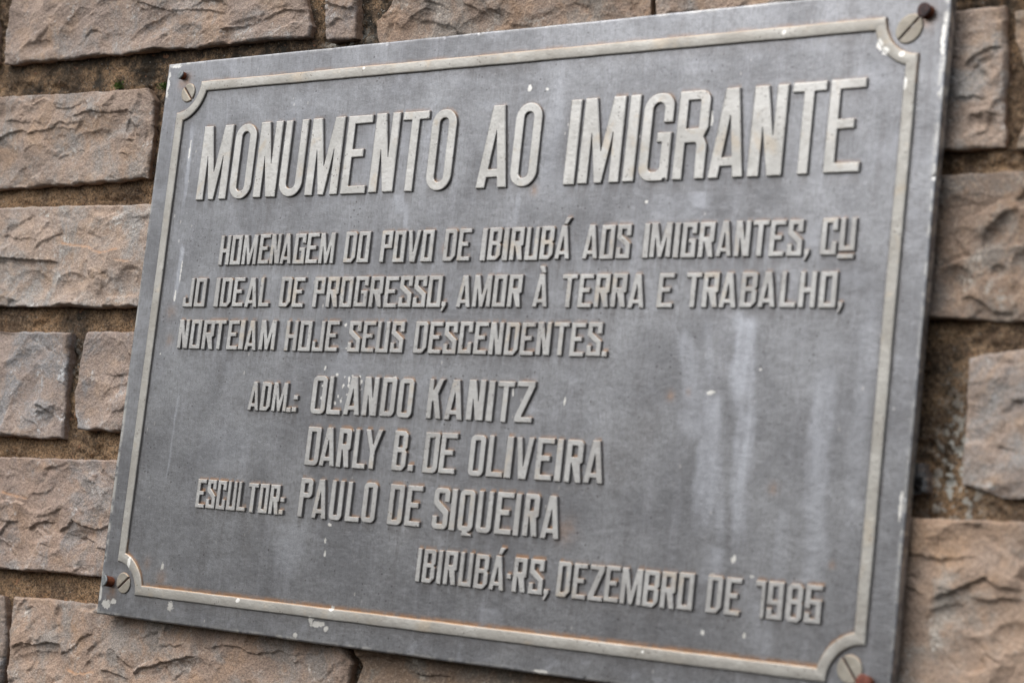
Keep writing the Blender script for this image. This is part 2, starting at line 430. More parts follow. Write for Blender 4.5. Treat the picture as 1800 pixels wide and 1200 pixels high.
STONES = [
    ([(-557.5, 327.5), (-391.9, 317.6), (-217.8, 310.5)], [(-204.4, 249.0), (-194.3, 229.8)], [(-545.6, 225.8), (-516.7, 224.7), (-468.8, 224.5), (-406.7, 223.7), (-352.0, 223.2), (-292.7, 222.6), (-258.7, 223.0), (-195.7, 221.1)], [(-546.3, 289.8), (-549.7, 251.3)]),
    ([(-195.5, 307.9), (-160.6, 308.1)], [(-154.5, 257.0), (-152.2, 235.9)], [(-175.5, 215.7), (-161.0, 215.8), (-150.1, 216.6)], [(-184.5, 255.6), (-179.6, 229.9)]),
    ([(-134.9, 298.8), (-16.7, 297.2), (94.0, 293.4)], [(103.5, 235.9)], [(-124.6, 206.8), (-3.6, 204.9), (107.3, 205.8)], [(-116.7, 245.1), (-121.7, 232.4), (-130.5, 227.0)]),
    ([(100.5, 294.5), (206.7, 290.3), (299.1, 288.6)], [(304.1, 236.7)], [(111.7, 205.4), (175.3, 207.3), (215.4, 210.8), (306.6, 211.0)], [(106.1, 243.1), (110.3, 216.6)]),
    ([(-787.9, 213.9), (-542.5, 198.2), (-462.7, 195.6), (-363.2, 193.9)], [(-354.9, 184.8), (-350.6, 159.2)], [(-765.0, 123.9), (-525.4, 120.3), (-447.1, 120.9), (-386.3, 121.4), (-360.4, 123.1), (-350.0, 122.8)], [(-781.3, 170.9)]),
    ([(-660.1, 104.7), (-521.9, 104.7), (-342.2, 102.2), (-215.3, 101.0)], [(-208.1, 60.0)], [(-640.6, 23.7), (-504.1, 23.8), (-338.8, 22.6), (-201.5, 22.4)], [(-653.7, 61.3)]),
    ([(-675.5, 1.6), (-499.6, 3.1), (-415.0, 2.9)], [(-415.3, -8.7), (-413.9, -22.0), (-412.2, -39.7)], [(-654.7, -82.7), (-481.3, -79.9), (-406.6, -79.6)], [(-666.6, -41.1)]),
    ([(-394.4, 3.9), (-337.2, 4.4), (-192.8, 5.6)], [(-187.3, -26.1)], [(-390.9, -71.6), (-339.4, -71.4), (-180.0, -68.3)], [(-398.2, -7.2), (-398.5, -21.7), (-400.6, -43.8), (-397.3, -56.9)]),
    ([(-673.9, -103.2), (-477.6, -96.4), (-341.6, -92.9), (-222.0, -89.1)], [(-214.9, -128.4)], [(-651.9, -191.3), (-458.6, -183.0), (-343.3, -180.1), (-206.3, -176.0)], [(-664.6, -146.9)]),
    ([(-437.6, -202.4), (-386.6, -200.7), (-341.0, -200.5), (-191.1, -196.6), (-86.5, -193.1)], [(-89.8, -204.4), (-80.6, -216.7), (-83.5, -230.1)], [(-431.9, -279.0), (-277.7, -267.6), (-77.9, -252.0)], [(-438.4, -214.7), (-436.7, -238.5)]),
    ([(-677.3, -219.4), (-524.8, -207.5), (-452.7, -203.2)], [(-446.1, -217.6), (-439.1, -243.0)], [(-655.6, -304.4), (-441.7, -284.5)], [(-666.7, -261.0)]),
    ([(-78.2, -193.1), (29.2, -189.1), (123.4, -190.4), (201.2, -185.8)], [(204.3, -211.8)], [(-67.0, -256.2), (60.4, -246.0), (207.8, -240.8)], [(-81.4, -205.5), (-72.2, -217.7), (-75.8, -233.0)]),
    ([(255.6, 199.5), (293.4, 196.2), (323.2, 195.3), (352.0, 195.8)], [(355.3, 178.4), (356.8, 154.4), (357.5, 135.8)], [(264.5, 114.0), (301.6, 113.7), (324.9, 113.6), (359.1, 114.0)], [(259.9, 158.6)]),
    ([(358.9, 191.9), (398.3, 192.6), (446.5, 192.9)], [(449.2, 158.4)], [(366.1, 112.1), (404.9, 113.5), (452.5, 114.9)], [(359.5, 178.0), (367.8, 157.9), (371.8, 131.7)]),
    ([(258.4, 100.0), (321.0, 99.7), (372.9, 100.2), (441.1, 101.5)], [(444.4, 60.0)], [(267.1, 18.0), (325.4, 16.9), (380.4, 16.2), (447.9, 15.6)], [(262.6, 60.1)]),
    ([(348.4, -4.9), (355.7, -2.3), (381.7, 0.6), (451.8, 5.4)], [(454.8, -33.4)], [(350.9, -75.4), (357.1, -76.3), (367.2, -78.8), (375.7, -80.5), (388.8, -79.5), (458.5, -80.6)], [(349.0, -11.6), (349.5, -27.4), (350.5, -56.6)]),
    ([(267.7, -93.5), (322.2, -94.3), (356.7, -93.4), (390.0, -92.2), (471.4, -91.5)], [(474.7, -134.6)], [(275.9, -203.5), (366.8, -200.5), (479.2, -194.2)], [(270.1, -149.9)]),
    ([(308.7, -65.5), (326.2, -63.7)], [(329.9, -72.4)], [(310.3, -82.3), (330.0, -80.6)], [(308.7, -73.5)]),
    ([(-848.5, 345.3), (-733.1, 338.6), (-578.8, 328.3)], [(-571.6, 282.4)], [(-821.5, 241.3), (-556.3, 226.6)], [(-835.6, 295.6)]),
    ([(-1003.3, 109.6), (-692.9, 105.6)], [(-683.3, 66.6)], [(-978.6, 24.6), (-672.8, 23.7)], [(-992.1, 70.9)]),
    ([(-1037.9, 228.2), (-814.9, 215.6)], [(-805.4, 172.0)], [(-1009.5, 130.8), (-791.3, 124.8)], [(-1024.6, 182.5)]),
    ([(-973.1, 5.7), (-701.8, 1.4)], [(-691.0, -41.6)], [(-946.9, -84.6), (-680.5, -83.7)], [(-960.7, -37.1)]),
    ([(-939.3, -110.7), (-698.4, -104.3)], [(-687.2, -148.3)], [(-912.4, -203.0), (-675.8, -193.1)], [(-924.3, -162.3)]),
    ([(-903.6, -233.2), (-701.6, -221.4)], [(-690.7, -263.4)], [(-877.8, -322.1), (-679.4, -307.1)], [(-889.2, -282.9)]),
    ([(-1077.1, 363.0), (-876.4, 347.0)], [(-863.5, 298.1)], [(-1044.6, 251.3), (-848.8, 242.2)], [(-1063.3, 315.5)]),
    ([(-853.6, 471.2), (-483.5, 432.7)], [(-472.4, 378.1)], [(-826.4, 364.5), (-463.8, 336.5)], [(-839.2, 414.6)]),
    ([(-458.7, 431.4), (-180.8, 404.9)], [(-172.9, 356.4)], [(-439.5, 336.0), (-167.6, 323.8)], [(-449.2, 384.6)]),
    ([(-158.2, 403.5), (89.6, 382.0)], [(95.5, 335.1)], [(-145.3, 323.1), (98.9, 308.0)], [(-151.6, 362.0)]),
    ([(107.5, 381.0), (314.0, 362.4)], [(317.9, 320.3)], [(116.6, 307.6), (319.9, 299.5)], [(112.1, 344.1)]),
    ([(313.7, 288.4), (442.9, 282.1)], [(446.3, 237.1)], [(321.0, 211.3), (448.5, 208.4)], [(317.1, 252.2)]),
    ([(-611.8, -320.1), (-227.7, -279.7)], [(-220.8, -316.3)], [(-592.1, -399.2), (-213.7, -354.4)], [(-601.9, -359.9)]),
    ([(-204.7, -278.8), (62.4, -259.8)], [(67.2, -293.9)], [(-191.4, -351.0), (72.0, -327.6)], [(-197.7, -317.0)]),
    ([(80.3, -259.2), (295.0, -246.6)], [(298.7, -281.7)], [(89.9, -328.1), (301.9, -311.9)], [(84.7, -291.3)]),
    ([(306.4, -218.7), (480.3, -208.2)], [(483.3, -247.1)], [(315.8, -309.5), (487.0, -296.4)], [(311.1, -264.4)]),
    ([(462.2, 191.5), (550.1, 192.2)], [(553.2, 141.9)], [(468.1, 112.6), (555.0, 112.7)], [(465.0, 154.1)]),
    ([(453.6, 101.0), (555.7, 102.5)], [(558.4, 57.8)], [(460.2, 15.7), (561.1, 15.1)], [(456.8, 59.8)]),
    ([(464.0, 5.6), (561.4, 9.5)], [(564.0, -32.6)], [(470.5, -79.9), (566.8, -76.9)], [(467.2, -35.9)]),
    ([(483.3, -92.1), (567.7, -92.0)], [(570.5, -136.9)], [(490.8, -192.7), (573.9, -193.2)], [(487.1, -142.1)]),
]
FEATURES = {
    0: [('ledge', [(-245.0, 236.6), (-233.8, 240.4), (-222.6, 243.3), (-198.9, 240.0)], 1.4, 10.0),
        ('ledge', [(-388.1, 264.3), (-346.7, 252.9), (-312.8, 251.3), (-284.7, 246.1)], 1.3, 12.0),
        ('bowl', -363.8, 240.8, 29.4, 7.3, 0.30, 2.2),
        ('bowl', -459.3, 246.3, 21.1, 14.3, 0.90, 2.4),
        ('bowl', -262.5, 234.6, 18.2, 6.2, 0.00, 1.8),
        ('bowl', -503.1, 235.6, 18.9, 6.8, 0.00, 1.5)],
    2: [('bowl', -88.7, 218.2, 19.9, 11.5, 0.50, 2.6),
        ('ledge', [(-51.9, 233.5), (-44.9, 230.9), (-37.4, 227.0), (-31.2, 225.7)], 1.4, 10.0),
        ('bowl', -29.7, 215.3, 24.9, 9.6, 0.20, 2.2),
        ('bowl', 42.6, 215.0, 23.4, 9.3, 0.00, 2.0),
        ('bowl', -112.1, 216.0, 8.6, 8.3, 0.30, 1.8)],
    4: [('ledge', [(-555.8, 157.2), (-534.3, 161.0), (-522.2, 166.1), (-506.6, 167.6), (-498.8, 164.9)], 1.5, 10.0),
        ('ledge', [(-502.7, 163.2), (-487.5, 165.7), (-469.4, 167.1), (-459.2, 172.2), (-450.3, 169.4), (-439.4, 170.2), (-430.0, 171.0)], 1.5, 8.0),
        ('ledge', [(-533.0, 175.2), (-521.7, 177.0), (-512.3, 174.1), (-501.9, 172.6)], 1.2, 6.0),
        ('ledge', [(-445.9, 174.7), (-432.6, 177.2), (-420.6, 178.3), (-404.0, 176.4), (-385.4, 176.7)], 1.5, 9.0),
        ('bowl', -375.4, 159.5, 7.3, 9.1, 0.20, 3.2),
        ('bowl', -416.6, 155.7, 24.4, 7.4, 0.10, 1.6),
        ('bowl', -495.0, 180.7, 17.3, 7.6, 0.50, 1.3),
        ('ledge', [(-459.9, 142.1), (-453.3, 143.6), (-445.2, 144.7)], 1.0, 5.0),
        ('ledge', [(-386.8, 143.9), (-377.3, 142.6), (-373.0, 140.6)], 1.2, 6.0)],
    5: [('ledge', [(-557.3, 63.9), (-512.7, 62.8), (-489.5, 62.1), (-470.6, 60.0), (-456.5, 59.8), (-439.5, 58.2)], 2.6, 9.0),
        ('step', [(-444.2, 73.7), (-416.2, 71.0), (-405.1, 69.4), (-390.7, 64.3), (-380.6, 66.4), (-367.7, 67.5)], 1.4, 12.0),
        ('bowl', -420.4, 38.7, 20.2, 11.7, 0.10, 2.4),
        ('bowl', -471.9, 39.8, 25.2, 12.8, 0.00, 2.0),
        ('bowl', -353.2, 40.1, 16.7, 14.9, 0.30, 2.8),
        ('ledge', [(-470.9, 68.2), (-458.3, 74.9), (-446.8, 79.7), (-438.9, 81.4)], 1.3, 12.0),
        ('step', [(-374.0, 60.1), (-363.9, 58.2), (-353.9, 56.7)], 1.0, 6.0)],
    6: [('ledge', [(-444.5, -62.0), (-439.6, -59.1), (-432.8, -58.5), (-421.6, -59.9)], 1.6, 5.0),
        ('bowl', -431.2, -66.0, 12.2, 7.0, 0.00, 1.8),
        ('ledge', [(-427.8, -56.1), (-422.7, -54.6), (-418.3, -52.7)], 1.3, 5.0),
        ('bowl', -471.5, -27.6, 27.8, 13.5, 0.60, 1.5)],
    7: [('ledge', [(-370.8, -27.8), (-356.1, -29.7), (-340.5, -27.2)], 1.1, 6.0),
        ('bowl', -347.1, -42.4, 21.6, 6.9, 0.20, 1.5)],
    8: [('ledge', [(-477.7, -160.5), (-464.4, -156.5), (-455.3, -147.0), (-443.3, -144.5)], 1.6, 7.0),
        ('ledge', [(-434.7, -152.3), (-422.6, -144.9), (-412.1, -143.4), (-401.3, -143.5)], 1.6, 7.0),
        ('ledge', [(-398.3, -151.2), (-386.1, -146.0), (-380.6, -140.5), (-372.3, -142.6), (-358.7, -145.5), (-348.4, -144.9), (-336.6, -140.3)], 1.9, 8.0),
        ('ledge', [(-424.9, -140.7), (-409.1, -138.4), (-400.5, -134.4), (-393.2, -130.9)], 1.1, 6.0),
        ('step', [(-471.7, -123.5), (-461.5, -125.1), (-449.9, -126.7), (-435.9, -127.7)], 1.2, 7.0),
        ('bowl', -423.3, -154.6, 20.0, 6.0, 0.00, 1.6),
        ('bowl', -370.1, -153.1, 21.8, 6.8, 0.10, 1.8),
        ('ledge', [(-435.4, -123.7), (-416.6, -122.2), (-410.7, -118.0), (-406.8, -110.8)], 0.9, 8.0)],
    9: [('ledge', [(-434.7, -241.3), (-419.3, -236.3), (-405.7, -236.7), (-391.8, -232.8), (-376.4, -233.8)], 1.8, 8.0),
        ('ledge', [(-294.2, -249.5), (-285.3, -241.6), (-273.5, -239.1), (-262.3, -234.7), (-254.2, -233.1), (-228.8, -226.9)], 2.2, 10.0),
        ('ledge', [(-330.1, -248.0), (-317.0, -247.4), (-298.2, -251.2)], 1.6, 8.0),
        ('ledge', [(-378.1, -241.2), (-362.9, -235.4), (-351.9, -225.9), (-340.0, -221.4)], 1.3, 12.0),
        ('bowl', -403.3, -248.0, 28.6, 6.7, 0.20, 1.6),
        ('bowl', -241.2, -239.4, 34.3, 7.9, 0.20, 2.0),
        ('step', [(-369.5, -250.9), (-352.7, -253.3), (-334.3, -249.3)], 1.0, 8.0)],
    12: [('ledge', [(329.3, 161.2), (333.9, 164.5), (339.3, 167.8), (346.3, 170.9), (354.9, 171.2)], 1.7, 10.0),
        ('ledge', [(324.5, 144.3), (334.5, 143.4), (341.6, 143.0), (347.3, 141.0)], 1.6, 8.0),
        ('ledge', [(332.3, 129.7), (337.3, 132.4), (344.2, 133.6), (356.4, 132.3)], 1.7, 8.0),
        ('bowl', 345.3, 159.4, 10.5, 7.3, 0.50, 2.2),
        ('bowl', 344.9, 126.1, 10.4, 5.9, 0.10, 2.0)],
    14: [('bowl', 361.4, 66.4, 16.3, 6.1, 0.85, 3.4),
        ('bowl', 336.0, 37.8, 11.8, 10.3, -0.50, 2.8),
        ('bowl', 362.8, 43.1, 5.1, 4.5, 0.00, 2.6),
        ('bowl', 340.6, 78.1, 20.7, 10.4, 0.10, 1.6),
        ('ledge', [(340.4, 28.8), (348.3, 29.5), (357.0, 24.7), (362.2, 19.9), (373.7, 20.0)], 2.0, 8.0),
        ('bowl', 377.8, 45.5, 8.0, 10.7, 0.40, 2.4),
        ('bowl', 342.1, 61.9, 12.5, 5.8, -0.30, 1.5)],
    15: [('ledge', [(374.8, -26.7), (381.1, -29.0), (386.2, -31.3)], 1.2, 6.0),
        ('bowl', 372.0, -39.2, 19.8, 21.6, 0.30, 1.4)],
    16: [('ledge', [(339.1, -138.8), (351.0, -133.8), (362.7, -128.2), (371.3, -124.1), (379.7, -128.6), (393.3, -129.3)], 2.4, 14.0),
        ('ledge', [(361.6, -135.3), (374.5, -136.7), (381.2, -134.3), (393.7, -134.1)], 2.0, 7.0),
        ('bowl', 358.1, -108.2, 20.0, 12.3, 0.10, 1.8),
        ('bowl', 348.2, -147.6, 13.5, 6.7, 0.30, 2.0),
        ('bowl', 389.2, -157.4, 12.9, 11.9, 0.40, 2.0),
        ('ledge', [(322.5, -133.3), (329.6, -134.3), (336.7, -135.6)], 1.2, 6.0)],
}

# ------------------------------------------------------------------ stone wall
def polyline(pts, n, seed, amp):
    p = np.array(pts, float)
    d = np.r_[0, np.cumsum(np.hypot(*np.diff(p, axis=0).T))]
    s = np.linspace(0, d[-1], n)
    x = np.interp(s, d, p[:, 0]); z = np.interp(s, d, p[:, 1])
    e = np.clip(np.minimum(s, d[-1] - s) / 4.0, 0, 1)
    nx = fbm(s / 16.0, s * 0 + seed * 3.1, seed, 4) * amp * e
    nz = fbm(s / 16.0, s * 0 + seed * 5.7, seed + 91, 4) * amp * e
    return np.stack([x + nx, z + nz], 1)


def facets(x, y, seed, step, grad, blend):
    """broken facets: every cell of a jittered grid is a tilted plane, neighbours meet in small steps"""
    ix = np.floor(x); iy = np.floor(y)
    d1 = np.full(x.shape, 9e9); d2 = d1.copy()
    v1 = np.zeros_like(x); v2 = np.zeros_like(x)
    for dx in (-1, 0, 1):
        for dy in (-1, 0, 1):
            cx, cy = ix + dx, iy + dy
            rx = x - (cx + 0.1 + 0.8 * hash01(cx, cy, seed))
            ry = y - (cy + 0.1 + 0.8 * hash01(cx, cy, seed + 1))
            d = np.sqrt(rx * rx + ry * ry)
            v = (step * (hash01(cx, cy, seed + 2) - 0.5) * 2
                 + grad * ((hash01(cx, cy, seed + 3) - 0.5) * 2 * rx + (hash01(cx, cy, seed + 4) - 0.5) * 2 * ry))
            n = d < d1
            d2 = np.where(n, d1, np.minimum(d2, d)); v2 = np.where(n, v1, np.where(d < d2 + 1e-12, v, v2))
            d1 = np.where(n, d, d1); v1 = np.where(n, v, v1)
    t = 0.5 + 0.5 * sstep(0, blend, d2 - d1)
    return v1 * t + v2 * (1 - t)


def stone_surface(X, Z, sd, seed, rng, size, feats):
    """outward relief in mm of a rock-faced block; sd = distance to its arris in mm"""
    wx = X + 5.0 * fbm(X / 20, Z / 20, seed + 1, 4) + 1.3 * fbm(X / 4, Z / 4, seed + 31, 2)
    wz = Z + 5.0 * fbm(X / 20, Z / 20, seed + 2, 4) + 1.3 * fbm(X / 4, Z / 4, seed + 32, 2)
    w, h = size
    x0, z0 = X.min(), Z.min()
    u0 = (X - x0) / w - 0.5; v0 = (Z - z0) / h - 0.5
    H = 3.4 + rng.uniform(-1.2, 1.2) * u0 + rng.uniform(-1.2, 1.8) * v0 + 1.7 * fbm(X / 48, Z / 32, seed + 3, 2)
    an = rng.uniform(-0.5, 0.5)
    rx = wx * math.cos(an) + wz * math.sin(an); rz = -wx * math.sin(an) + wz * math.cos(an)
    H += facets(rx / 34, rz / 19, seed + 40, 0.8, 2.7, 0.08)
    H += facets(rx / 13 + 5, rz / 8 + 3, seed + 50, 0.34, 1.0, 0.14) * sstep(-0.25, 0.25, fbm(X / 30, Z / 25, seed + 60, 2))
    # broad conchoidal flakes: smooth hollows meeting in crisp ridges
    for i in range(int(min(max(w * h / 1100, 4), 40))):
        cx = x0 + rng.uniform(-0.05, 1.05) * w; cz = z0 + rng.uniform(-0.15, 1.1) * h
        r = rng.uniform(10, 32); dep = rng.uniform(1.2, 4.0) * (r / 24)
        an = rng.uniform(-0.9, 0.9); asp = rng.uniform(0.45, 1.0)
        dx = wx - cx; dz = wz - cz
        u = (dx * math.cos(an) + dz * math.sin(an)) / r
        v = (-dx * math.sin(an) + dz * math.cos(an)) / (r * asp)
        q = u * u + v * v
        til = rng.uniform(-.5, .5) * u + rng.uniform(-.7, .25) * v
        bowl = 4.2 + rng.uniform(-0.7, 0.9) + dep * (q - 1.0 + til)
        H = np.where(q < 1.25, np.minimum(H, bowl), H)
    # a few bedding ledges: a lip that breaks sharply and feathers away on its other side
    cleft = np.zeros_like(X)
    for i in range(1 if feats else max(2, int(h / 30) + int(w / 110))):
        zc = z0 + rng.uniform(0.15, 0.9) * h
        sl = rng.uniform(-0.3, 0.35)
        xa = x0 + rng.uniform(0.0, 1.0) * w; ln = rng.uniform(16, 55)
        k = rng.randrange(1000)
        line = zc + sl * (X - xa) + 6.0 * fbm(X / 26, X * 0 + k, seed + k, 3) + 2.0 * fbm(X / 6, Z / 9 + k, seed + k + 1, 3)
        amp = rng.uniform(0.8, 2.4) * np.clip(1.1 - ((X - xa) / ln) ** 2 + 0.8 * fbm(X / 9, X * 0 + k, seed + k + 2, 2), 0, 1)
        d = Z - line
        fe = rng.uniform(6, 20)
        if rng.random() < 0.75:
            H += amp * sstep(-0.3, 0.3, d) * np.exp(-np.clip(d, 0, None) / fe)
        else:
            H += amp * sstep(0.3, -0.3, d) * np.exp(np.clip(d, None, 0) / fe)
            cleft = np.maximum(cleft, 0.6 * np.clip(amp - .3, 0, 1) * np.exp(-((d - 0.2) / 0.9) ** 2) * sstep(-.1, .4, fbm(X / 8, Z / 8, seed + k, 2)))
    # the breaks this block really has
    for f in feats:
        if f[0] == 'bowl':
            _, cx, cz, bx, bz, an, dep = f
            dx = wx * .6 + X * .4 - cx; dz = wz * .6 + Z * .4 - cz
            u = (dx * math.cos(an) + dz * math.sin(an)) / bx
            v = (-dx * math.sin(an) + dz * math.cos(an)) / bz
            q = u * u + v * v
            H -= 1.35 * dep * np.clip(1 - q, 0, 1) ** 0.7 * (0.75 + 0.35 * np.clip(v, -1, 1))
        else:
            kind, pts, amp, fe = f
            p = np.array(sorted(pts))
            line = np.interp(X, p[:, 0], p[:, 1]) + 1.6 * fbm(X / 6, Z / 14, seed + 70, 4)
            tap = sstep(p[0, 0] - 1, p[0, 0] + 6, X) * sstep(p[-1, 0] + 1, p[-1, 0] - 6, X)
            am = 1.3 * amp * tap * np.clip(0.85 + 0.5 * fbm(X / 7, X * 0, seed + 71, 2), 0, 1.3)
            d = Z - line
            if kind == 'ledge':
                H += am * (sstep(-0.3, 0.3, d) * np.exp(-np.clip(d, 0, None) / (1.7 * fe)) - 0.15 * sstep(0.3, -0.3, d) * np.exp(np.clip(d, None, 0) / fe))
            else:
                H += am * sstep(0.3, -0.3, d) * np.exp(np.clip(d, None, 0) / fe)
                cleft = np.maximum(cleft, 0.9 * tap * np.exp(-((d - 0.3) / 1.0) ** 2))
    # small pits
    for i in range(0 if feats else rng.randrange(1, 3)):
        cx = x0 + rng.uniform(0.1, .95) * w; cz = z0 + rng.uniform(.2, .8) * h; r = rng.uniform(4, 8)
        q = ((wx - cx) / r) ** 2 + ((wz - cz) / (r * rng.uniform(.7, 1.5))) ** 2
        H -= rng.uniform(1.5, 3.2) * np.clip(1 - q, 0, 1) ** 0.7
    H += 0.75 * fbm(wx / 12, wz / 8, seed + 5, 5, 0.58)
    H += 0.24 * fbm(X / 2.4, Z / 1.7, seed + 6, 3, 0.7)
    # the arris breaks off short
    k = sstep(-0.5, 1.1 + 1.0 * (fbm(X / 12, Z / 12, seed + 8, 3) + .4), sd)
    lim = 2.7 + 1.6 * sd + 1.0 * fbm(X / 10, Z / 10, seed + 18, 3)
    H = np.minimum(H, lim)
    H = 0.9 * (1 - k) + H * k
    return np.clip(H, -3.5, 8.0), cleft


def make_stone(idx, spec, parent, res):
    top, right, bot, left = spec
    R_ = [top[-1]] + right + [bot[-1]]
    L_ = [top[0]] + left + [bot[0]]
    allp = np.array(top + right + bot + left)
    w = np.ptp(allp[:, 0]); h = np.ptp(allp[:, 1])
    n = max(int(h / res), 12); m = max(int(w / res), 12)
    T = polyline(top, m, idx * 4 + 1, 1.4); B = polyline(bot, m, idx * 4 + 2, 1.9)
    Lf = polyline(L_, n, idx * 4 + 3, 2.3); Rt = polyline(R_, n, idx * 4 + 4, 2.3)
    u = np.linspace(0, 1, m)[None, :, None]; v = np.linspace(0, 1, n)[:, None, None]
    P = ((1 - v) * T[None] + v * B[None] + (1 - u) * Lf[:, None] + u * Rt[:, None]
         - ((1 - u) * (1 - v) * T[0] + u * (1 - v) * T[-1] + (1 - u) * v * B[0] + u * v * B[-1]))
    X = P[..., 0]; Z = P[..., 1]
    # distance to the outline
    sd = np.full(X.shape, 1e9)
    for q in (T[None], B[None], Lf[:, None], Rt[:, None]):
        np.minimum(sd, np.hypot(X - q[..., 0], Z - q[..., 1]), out=sd)
    rng = random.Random(idx * 77 + 5)
    H, cleft = stone_surface(X, Z, sd, idx * 131 + 7, rng, (w, h), FEATURES.get(idx, []))
    cx, cz = X.mean(), Z.mean()
    Y = 17.6 - H                                  # arris about 16 mm behind the letter faces
    # keep every stone clear of the plaque's back
    behind = (np.abs(X) < 332) & (np.abs(Z) < 213)
    Y = np.where(behind, np.maximum(Y, 9.2), Y)
    G = np.stack([X - cx, Y, Z - cz], -1)
    # rings that carry the arris back into the mortar
    def ring(k, depth, shrink):
        return depth, shrink
    rows = []
    bidx = ([(0, j) for j in range(m)] + [(i, m - 1) for i in range(1, n)]
            + [(n - 1, j) for j in range(m - 2, -1, -1)] + [(i, 0) for i in range(n - 2, 0, -1)])
    bi = np.array(bidx)
    base = G[bi[:, 0], bi[:, 1]]
    V = [G.reshape(-1, 3)]
    nb = len(base)
    cen = np.array([0, 0, 0])
    for dep in (2.0, 8.0, 24.0):
        r = base.copy()
        r[:, 1] = base[:, 1] + dep + 0.3 * noise(np.arange(nb) / 4.0, np.full(nb, dep), idx)
        r[:, [0, 2]] *= 1 - 0.0015 * dep
        V.append(r)
    V = np.concatenate(V) * MM
    ii = np.arange(n * m).reshape(n, m)
    q = np.stack([ii[:-1, :-1], ii[1:, :-1], ii[1:, 1:], ii[:-1, 1:]], -1).reshape(-1, 4)
    prev = ii[bi[:, 0], bi[:, 1]]
    quads = [q]
    off = n * m
    for k in range(3):
        cur = np.arange(off, off + nb)
        quads.append(np.stack([prev, np.roll(prev, -1), np.roll(cur, -1), cur], -1))
        prev = cur; off += nb
    q = np.concatenate(quads)
    me = bpy.data.meshes.new('stone_block')
    me.vertices.add(len(V)); me.vertices.foreach_set('co', V.reshape(-1).astype(np.float32))
    me.loops.add(len(q) * 4); me.loops.foreach_set('vertex_index', q.reshape(-1).astype(np.int32))
    me.polygons.add(len(q))
    me.polygons.foreach_set('loop_start', np.arange(0, len(q) * 4, 4, dtype=np.int32))
    me.polygons.foreach_set('loop_total', np.full(len(q), 4, np.int32))
    me.polygons.foreach_set('use_smooth', np.ones(len(q), bool))
    me.update(calc_edges=True)
    ch = np.exp(-np.clip(Z - np.interp(X, *np.array(sorted(bot)).T), 0, None) / 9.0) * sstep(-.15, .4, fbm(X / 16, Z / 30, idx + 900, 3))
    set_attr(me, 'chalk', np.r_[ch.reshape(-1), np.zeros(nb * 3)])
    set_attr(me, 'cleft', np.r_[cleft.reshape(-1), np.full(nb * 3, 0.35)])
    return link('stone_block', me, M_STONE, parent, (cx * MM, 0, cz * MM))


wall = empty('stone_wall', (0, 0.03, 0))
tag(wall, 'rough wall of split brown stone blocks in sandy mortar behind the grey plaque', 'wall')
N_NEAR = 18
TONE = {0: (1.05, 1.03, 1.02), 1: (1.02, 1, 1), 2: (.92, .85, .78), 4: (1.10, 1.06, 1.02), 5: (1.30, 1.28, 1.25), 6: (1.0, 1.02, 1.06), 7: (1.02, 1.02, 1.04),
        8: (1.04, .99, .97), 9: (1.12, 1.04, .97), 10: (.72, .74, .76), 11: (.74, .68, .60), 12: (1.12, 1.11, 1.09), 13: (1.05, .95, .8), 14: (.84, .78, .71),
        15: (1.12, 1.12, 1.12), 16: (1.20, 1.12, 1.02), 17: (.36, .40, .44)}
LOOK = {5: 'pale grey-brown stone split by a long horizontal ledge', 10: 'grey lichen-covered stone', 14: 'dark brown stone with large smooth scooped facets',
        17: 'small dark grey stone chip', 16: 'pale tan stone with a strong slanting ledge'}
for i, spec in enumerate(STONES):
    o = make_stone(i, spec, wall, 0.75 if i < N_NEAR else 2.5)
    o.location.y -= 0.03
    t3 = TONE.get(i, (1, .97, .94))
    o.color = (*t3, 1)
    if i in LOOK:
        o['label'] = LOOK[i]

# mortar sheet behind and between the blocks
def axis(lo, a, b, hi, fine, coarse):
    return np.r_[np.arange(lo, a, coarse), np.arange(a, b, fine), np.arange(b, hi, coarse), hi]
mx = axis(-860, -600, 420, 700, 1.35, 6.0)
mz = axis(-470, -285, 305, 480, 1.35, 6.0)
MX, MZ = np.meshgrid(mx, mz)
rec = 22.6 + 2.2 * fbm(MX / 40, MZ / 25, 501, 3) - 2.2 * fbm(MX / 9, MZ / 7, 503, 4, 0.65) - 0.9 * fbm(MX / 2.6, MZ / 2.6, 505, 3, 0.7)
rec -= 2.6 * sstep(340, 352, MX)
rec -= 3.0 * np.exp(-((MX - 366) / 20) ** 2 - ((MZ + 35) / 70) ** 2)
holes = sstep(0.42, 0.62, fbm(MX / 7, MZ / 6, 511, 3))
rec += 4.0 * holes
peb = sstep(0.35, 0.6, fbm(MX / 4.2, MZ / 4.2, 517, 2))
rec -= 1.7 * peb
rec += 2.5 * sstep(0.30, 0.08, np.abs(fbm(MX / 24, MZ / 12, 531, 4))) * sstep(0.0, 0.35, fbm(MX / 50, MZ / 30, 533, 2))
me = grid_mesh('mortar', np.stack([MX, rec, MZ], -1)[::-1] * MM)
fl = lambda a: a[::-1]
mould = (0.95 * sstep(150, 205, MZ + 35 * fbm(MX / 45, MZ / 14, 521, 3)) * sstep(-640, -420, MX)
         + 0.75 * np.exp(-((MX + 418) / 22) ** 2 - ((MZ + 10) / 45) ** 2)
         + 0.5 * sstep(0.15, 0.5, fbm(MX / 70, MZ / 30, 523, 3)))
mould += 0.7 * np.exp(-((MX - 338) / 6) ** 2) * sstep(30, -10, MZ) * sstep(-95, -60, MZ)
